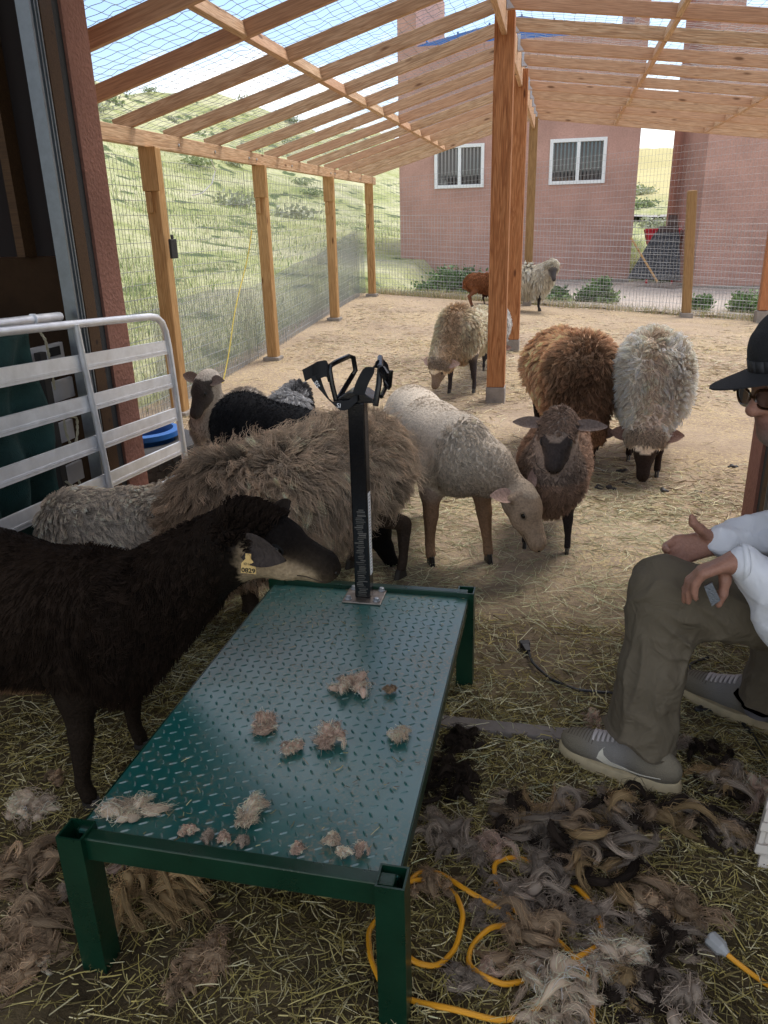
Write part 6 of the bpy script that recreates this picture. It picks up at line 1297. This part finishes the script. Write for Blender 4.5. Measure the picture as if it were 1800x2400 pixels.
for i, (lab, d, sz, col, kw) in enumerate([
    ('pale wool tuft on the straw by the black sheep hoof', (65, 1755), .11, 'pale', {}),
    ('small brown wool tuft above the pale one at left', (125, 1690), .06, 'tan', {}),
    ('brown wool heap at the left edge above the grey one', (70, 1890), .17, 'tan', {}),
    ('small grey tuft just left of the front left stand leg', (150, 1925), .05, 'grey', {}),
    ('tan wool heap at the left edge level with the stand leg foot', (55, 2010), .16, 'tan', dict(straight=True)),
    ('long tan wool heap in the lower left corner', (40, 2110), .13, 'tan', dict(elong=1.4, ang=70)),
    ('little white tuft among the lower left heaps', (95, 2085), .035, 'pale', {}),
    ('large blond swirl of long wool under the stand', (322, 1935), .20, 'blond', dict(n=2600, long_=.12, straight=True, h=.05)),
    ('small pale wool patch under the front rail', (290, 1845), .09, 'pink', {}),
    ('tall tan wool wisp below the middle of the front rail', (440, 2085), .11, 'tan', dict(elong=1.5, ang=65)),
    ('small wisp left of the tall tan one', (392, 2150), .06, 'tan', dict(elong=1.5, ang=70)),
    ('black wool heap right beside the deck edge', (965, 1700), .17, 'dark', {}),
    ('black wool scraps above the black heap by the deck', (1000, 1612), .12, 'dark', {}),
    ('dark brown wool wisp below the black heap', (935, 1770), .06, 'grey', {}),
    ('large mixed wool heap with long pale locks before the shoe', (1255, 1835), .30, 'mix', dict(n=6500, long_=.10, h=.075)),
    ('brown and black wool lump at the upper left of the large heap', (1125, 1775), .15, 'mix', dict(n=2000)),
    ('lumpy wool at the upper right of the large heap', (1345, 1765), .16, 'mix', dict(n=2200, h=.05)),
    ('grey-brown wool band left of the yellow cord loop top', (985, 1845), .15, 'grey', dict(elong=1.4, ang=-30)),
    ('pinkish wool lump over the top of the yellow cord', (1075, 1850), .10, 'pink', {}),
    ('beige wool lump in the left yellow coil', (930, 1930), .10, 'tan', dict(elong=1.3, ang=60)),
    ('grey wool lump between the two yellow coils', (1045, 1985), .09, 'grey', {}),
    ('broad grey wool heap above the round yellow loop', (1150, 1930), .19, 'grey', dict(n=2200)),
    ('black wool patch right above the round yellow loop', (1215, 1965), .09, 'dark', {}),
    ('round tan wool ball inside the round yellow loop', (1140, 2055), .15, 'tan', dict(n=2400, h=.06)),
    ('small pale lump at the left of the tan wool ball', (1065, 2088), .06, 'pink', {}),
    ('grey tuft right of the tan wool ball', (1262, 2010), .12, 'grey', {}),
    ('pale wool twist right of the round loop', (1310, 2080), .13, 'pale', dict(straight=True)),
    ('small fanned grey lock below the left yellow coil', (985, 2125), .08, 'grey', dict(straight=True)),
    ('pale wool heap at the bottom below the round loop', (1205, 2165), .17, 'pale', dict(n=2200)),
    ('mixed wool heap left of the clear cord plug', (1430, 2050), .17, 'mix', dict(n=2000)),
    ('beige wool band behind the clear cord plug', (1450, 1985), .15, 'tan', dict(elong=1.5, ang=10)),
    ('grey-beige tuft at the bottom right of the pale heap', (1370, 2160), .14, 'mix', {}),
    ('faint grey tuft near the bottom right corner', (1470, 2180), .11, 'grey', {}),
    ('long grey wool band below the shoe at right', (1480, 1785), .19, 'mix', dict(elong=1.6, ang=-12, n=1800, straight=True)),
    ('wool tangle with a white lock right of the shoe', (1570, 1705), .16, 'mix', dict(n=1800)),
    ('pinkish brown wool lump at the right edge', (1640, 1722), .12, 'pink', {}),
    ('black wool scrap behind the shoe heel', (1530, 1632), .10, 'dark', dict(elong=1.5, ang=0)),
    ('grey wool scrap touching the shoe heel', (1468, 1615), .08, 'grey', {}),
    ('small fluffy tuft behind the shoe toe', (1280, 1560), .07, 'pink', {}),
    ('tiny pale tuft alone on straw left of the cream panel', (1575, 1835), .035, 'grey', {})]):
    kw = dict(dict(n=int(500+sz*7500), h=max(.018, sz*.24), long_=.03+sz*.2), **kw); wool(lab, d, sz, col, 200+i, **kw)
straws('hay_bits', 420, (DX0+.01, DX1-.01, DY0+.04, DY1-.01), [(.60, .52, .26), (.42, .34, .14), (.16, .11, .06), (.30, .22, .10)], .014, .0008, seed=36, pile=.001, zf=lambda x, y: DZ+0*x, dens=lambda x, y: np.clip(.25+.7*nz2(x, y, 9, 3)+.5*(y < 1.12)+.4*(y > 2.0), 0, 1))
# ------------------------------------------------------------------ cords
def smooth_path(pts, n, it=3):
    p = np.array(pts, float); seg = np.concatenate([[0], np.cumsum(np.linalg.norm(np.diff(p, axis=0), axis=1))]); t = np.linspace(0, seg[-1], n); q = np.stack([np.interp(t, seg, p[:, k]) for k in range(3)], 1)
    for _ in range(it): q[1:-1] = (q[:-2]+2*q[1:-1]+q[2:])/4
    return q
path = [(1280, 2240), (1278, 2150), (1264, 2095), (1215, 2040), (1150, 2000), (1105, 1962), (1072, 1915), (1065, 1872), (1110, 1850), (1190, 1876), (1262, 1940), (1298, 1988), (1300, 2040), (1250, 2076), (1180, 2105), (1090, 2130), (1032, 2113), (1008, 2080), (1020, 2040), (1060, 2010), (1112, 2000), (1100, 1975), (1020, 1940), (950, 1885), (905, 1882), (874, 1925), (877, 1990), (868, 2050), (895, 2090), (945, 2090), (985, 2050), (1002, 1985), (985, 1930), (930, 1898), (880, 1912), (838, 1955), (795, 2010), (800, 2080), (830, 2140), (900, 2165), (980, 2190), (1080, 2207), (1150, 2190), (1200, 2150)]
pp = np.array([Gd(x, y, .012) for x, y in path]); pp[:, 2] = .012+.012*(np.arange(len(pp)) % 3 == 1); q = smooth_path(pp, 420, 8)
b_ = MB(); b_.tube(q, .0056, 8); tag(b_.build('extension_cord', M['cord'], smooth=True), 'yellow-orange extension cord coiled in loops among the wool', 'cord')
b_ = MB(); pp = [Gd(1560, 2052, .03), Gd(1590, 2078, .02), Gd(1625, 2105, .012), Gd(1670, 2135, .012), Gd(1720, 2180, .012)]; b_.tube(smooth_path(pp, 40, 3), .0052, 8); c2 = b_.build('extension_cord', M['cord'], smooth=True); tag(c2, 'end of a yellow cord with a clear plug at lower right', 'cord')
pl = plain('clear_plug', (.34, .34, .33), .2); pa, pb = Gd(1530, 2022, .035), Gd(1572, 2062, .028); b_ = MB(); dpl = unit(pb-pa)
b_.tube([pa, pa+dpl*.004, pa+dpl*.03, pa+dpl*.034, pb-dpl*.008, pb], [.012, .0165, .0165, .013, .011, .007], 8); b_.build('plug', pl, c2, bevel=.001)
b_ = MB(); pp = [Gd(1140, 1404, .012), Gd(1150, 1432, .012), Gd(1190, 1468, .01), Gd(1245, 1490, .01), Gd(1310, 1496, .01), Gd(1420, 1500, .01), Gd(1480, 1500, .01), Gd(1492, 1465, .01), Gd(1488, 1435, .01), Gd(1530, 1420, .01)]; b_.tube(smooth_path(pp, 90, 4), .0048, 7); bc = b_.build('black_cable', M['blkcord'], smooth=True); tag(bc, 'thin black power cable running from its socket behind the shin', 'cable')
b_ = MB(); pa = Gd(1132, 1388, .014); pb = Gd(1139, 1404, .013); dd = unit(pb-pa); ss = np.cross(dd, (0, 0, 1)); v = []
for c, w_, h_ in ((pa, .017, .011), (pa+dd*.020, .017, .011), (pa+dd*.021, .013, .009), (pb+dd*.012, .008, .007)): v += [c-ss*w_+(0, 0, h_), c+ss*w_+(0, 0, h_), c+ss*w_-(0, 0, h_), c-ss*w_-(0, 0, h_)]
b_.add(v, [(0, 1, 2, 3), (15, 14, 13, 12)]+[(r*4+k, r*4+4+k, r*4+4+(k+1) % 4, r*4+(k+1) % 4) for r in range(3) for k in range(4)]); b_.build('plug', M['blkcord'], bc, bevel=.001)
b_ = MB(); pp = [Gd(1570, 1495, .03), Gd(1530, 1520, .01), Gd(1500, 1533, .01), Gd(1530, 1534, .01), Gd(1590, 1545, .01), Gd(1625, 1585, .01), Gd(1655, 1645, .01), Gd(1700, 1690, .01)]; b_.tube(smooth_path(pp, 90, 3), .006, 7); tag(b_.build('black_cable', M['blkcord'], smooth=True), 'thicker black cable bending past the far shoe at right', 'cable')
# cream plastic panel at the right edge
cp = plain('cream_plastic', (.56, .50, .42), .45, var=.06); A0 = Gd(1622, 1868, .005); A1 = aty(1659*1.085, 1722*1.085, A0[1]+.06)
panel = MB(); ex = unit((1, -.12, 0)); up_ = unit(A1-A0); n3 = np.cross(ex, up_); Lp = .40
def pbox(a0, a1, h0, h1, t0, t1, col=(1, 1, 1)):
    panel.add([A0+ex*a+up_*h+n3*t for t in (t0, t1) for a, h in ((a0, h0), (a1, h0), (a1, h1), (a0, h1))], [(0, 1, 2, 3), (7, 6, 5, 4), (0, 4, 5, 1), (1, 5, 6, 2), (2, 6, 7, 3), (3, 7, 4, 0)], col)
pbox(.012, .45, 0, Lp, -.008, .008); pbox(0, .012, .03, Lp, -.014, .014)
for k in range(7): pbox(-.004, .030, .035+k*.05, .055+k*.05, .006, .022); 
for k in range(6): pbox(.036, .05, .06+k*.05, .075+k*.05, .007, .0125)
tag(panel.build('plastic_panel', cp, bevel=.002), 'cream plastic panel with notched edge standing at the right edge', 'panel')
# dung lumps in the yard
for i, (x, y, s_, lab) in enumerate([(1295, 1055, .03, 'dung lump below the rusty sheep muzzle'), (1322, 1056, .035, 'dung lump between the two big grazing sheep heads'), (1340, 1020, .03, 'dung lump behind the other two by the grazing heads'), (1437, 1061, .03, 'dung lump right of the white sheep muzzle'), (1583, 1011, .032, 'lone dung lump near the right door jamb'), (1505, 1063, .02, 'small dung crumb right of the white sheep'), (1357, 1047, .022, 'small dung crumb touching the white sheep muzzle')]):
    g = np.random.default_rng(300+i); B = Body(.007)
    for _ in range(6): B.ell((g.normal(0, s_*.6), g.normal(0, s_*.4), s_*.4*g.random()), (s_*.45, s_*.35, s_*.35), col=(.035, .028, .022), k=.006)
    V, Q, C, _ = B.mesh(); o = link('dung', np_mesh('dung', V, Q, M['hoof'])); o.location = Gd(x, y); o.location.z = float(ground_z(o.location.x, o.location.y)); tag(o, 'dark '+lab, 'dung', 'dung lumps in the yard')
# ------------------------------------------------------------------ grass, weeds and shrubs outside the fence
def blades(name, n, area, ht, cols, seed, w_=.004, dens=None, zf=None):
    g = np.random.default_rng(seed); x = g.uniform(area[0], area[1], n); y = g.uniform(area[2], area[3], n)
    if dens is not None: k = g.random(n) < dens(x, y); x, y = x[k], y[k]
    n = len(x); z = zf(x, y); H = ht*(.4+.9*g.random(n)); a = g.random(n)*6.28; ln = g.normal(0, .35, (n, 2))*H[:, None]; P = np.zeros((n, 3, 3))
    for i, t in enumerate((0, .55, 1)): P[:, i, 0] = x+ln[:, 0]*t*t; P[:, i, 1] = y+ln[:, 1]*t*t; P[:, i, 2] = z+H*t*(1-.15*t)-.02
    d = np.stack([np.cos(a), np.sin(a), 0*a], 1)*w_; V = np.zeros((n, 5, 3)); V[:, 0] = P[:, 0]-d; V[:, 1] = P[:, 0]+d; V[:, 2] = P[:, 1]+d*.7; V[:, 3] = P[:, 1]-d*.7; V[:, 4] = P[:, 2]
    b0 = np.arange(n)*5; q = np.stack([b0, b0+1, b0+2, b0+3], 1); t3 = np.stack([b0+3, b0+2, b0+4], 1); c = np.array(cols)[g.integers(0, len(cols), n)]*(1+g.normal(0, .15, (n, 1)))
    return tag(link(name, np_mesh(name, V.reshape(-1, 3), [q, t3], M['straw'], np.repeat(np.clip(c, .01, .9), 5, axis=0), False)), kind='stuff')
GC = [(.30, .38, .14), (.40, .45, .20), (.55, .54, .30), (.66, .62, .42), (.26, .34, .15)]
blades('grass', 42000, (-9, -3.28, 3.4, 14), .16, GC, 41, dens=lambda x, y: np.clip(.6+.6*nz2(x, y, 1.1, 5), .1, 1), zf=lambda x, y: terrain_z(x, y)-.012)
blades('grass', 40000, (-30, -5, 8, 40), .20, GC, 42, w_=.010, dens=lambda x, y: np.clip(.5+.8*nz2(x, y, .5, 6), .05, 1)*(x < -4.6-.0*y), zf=lambda x, y: terrain_z(x, y)-.012)
blades('dry_grass', 9000, (-3.2, 3.4, 13.1, 13.6), .16, [(.55, .46, .30), (.48, .40, .26), (.30, .33, .14)], 43, zf=lambda x, y: ground_z(x, y), dens=lambda x, y: np.clip(.5+.6*nz2(x, y, 2.5, 8), .1, 1))
blades('tall_grass', 5000, (1.9, 3.0, 22, 34), .5, GC, 44, w_=.012, zf=lambda x, y: terrain_z(x, y))
def leafy(name, c, R3, n, cols, seed, leaf=.03, label=None, cat='weed', group=None, stems=14):
    g = np.random.default_rng(seed); c = np.array(c, float); ns_ = 24; cl = g.normal(0, 1, (ns_, 3)); cl /= np.linalg.norm(cl, axis=1)[:, None]; cl *= g.random((ns_, 1))**.5; cl[:, 2] = np.abs(cl[:, 2]); k = g.integers(0, ns_, n)
    P = (cl[k]*.85+g.normal(0, .16, (n, 3)))*np.array(R3); P[:, 2] = np.abs(P[:, 2]); A = g.normal(0, 1, (n, 3)); A[:, 2] = np.abs(A[:, 2])+.3; A /= np.linalg.norm(A, axis=1)[:, None]; S_ = np.cross(A, g.normal(0, 1, (n, 3))); S_ /= np.linalg.norm(S_, axis=1)[:, None]; l_ = leaf*(.5+g.random((n, 1)))
    V = np.stack([P, P+A*l_*.5+S_*l_*.28, P+A*l_, P+A*l_*.5-S_*l_*.28], 1).reshape(-1, 3); cc = np.repeat(np.clip(np.array(cols)[k % len(cols)]*(1+g.normal(0, .2, (n, 1))), .01, .9), 4, axis=0)
    o = link(name, np_mesh(name, V, np.arange(4*n).reshape(-1, 4), M['straw'], cc, False)); o.location = c
    b_ = MB()
    for _ in range(stems): e = g.normal(0, .5, 3)*np.array(R3); e[2] = abs(e[2])+R3[2]*.3; b_.tube([(e[0]*.15, e[1]*.15, -.02), (e[0]*.6, e[1]*.6, e[2]*.6), tuple(e)], [.006, .004, .002], 4)
    b_.build('stem', M['straw_stem'], o, world=False)
    if label: tag(o, label, cat, group)
    return o
M['straw_stem'] = plain('stem', (.16, .17, .07), .8)
GW = [(.10, .20, .055), (.15, .26, .08), (.07, .14, .04), (.20, .30, .11)]
for i, (x, y, Y, R3, n, lab) in enumerate([(975, 640, 14.6, (.80, .4, .42), 7000, 'wide green bush against the red wall left of the posts'), (1290, 665, 14.6, (.38, .3, .42), 3000, 'green weed clump at the gravel edge below the right window'), (1205, 660, 14.4, (.30, .3, .22), 1500, 'low weeds behind the pale far sheep'), (1510, 668, 14.2, (.26, .22, .24), 1600, 'low green weed clump right of the weathered fence post'), (1612, 668, 14.4, (.30, .25, .36), 1800, 'weed clump at the right end of the far fence')]):
    p = aty(x*1.085, y*1.085, Y); p[2] = ground_z(p[0], Y)+.0; leafy('weed_clump', p, R3, n, GW, 50+i, .07, lab, 'weed', 'weeds along the far fence')
g = np.random.default_rng(77); V_ = []; F4 = []; Cc = []; nb_ = 0
for i in range(110):
    x, y = (g.uniform(-60, -7), g.uniform(26, 80)) if i < 92 else (g.uniform(-4, 10), g.uniform(40, 90)); 
    if x > -.30*y and i < 92: continue
    z = float(terrain_z(np.array([x]), np.array([y]))[0]); R = g.uniform(.25, .75)*(1+y/90); n = 260; P = g.normal(0, .42, (n, 3))*R*np.array((1.2, 1, .55)); P[:, 2] = np.abs(P[:, 2]); A = g.normal(0, 1, (n, 3)); A /= np.linalg.norm(A, axis=1)[:, None]; S_ = np.cross(A, g.normal(0, 1, (n, 3))); S_ /= np.linalg.norm(S_, axis=1)[:, None]; l_ = .24*R
    V_.append((np.stack([P, P+A*l_*.5+S_*l_*.3, P+A*l_, P+A*l_*.5-S_*l_*.3], 1).reshape(-1, 3)+np.array((x, y, z)))); F4.append(np.arange(4*n).reshape(-1, 4)+nb_); nb_ += 4*n
    Cc.append(np.clip(np.array([(.26, .32, .15), (.32, .37, .20), (.22, .27, .14), (.38, .40, .28)][g.integers(0, 4)])*(1+g.normal(0, .15, (4*n, 1))), .01, .9))
tag(link('hill_shrubs', np_mesh('hill_shrubs', np.concatenate(V_), np.concatenate(F4), M['straw'], np.concatenate(Cc), False)), kind='stuff')
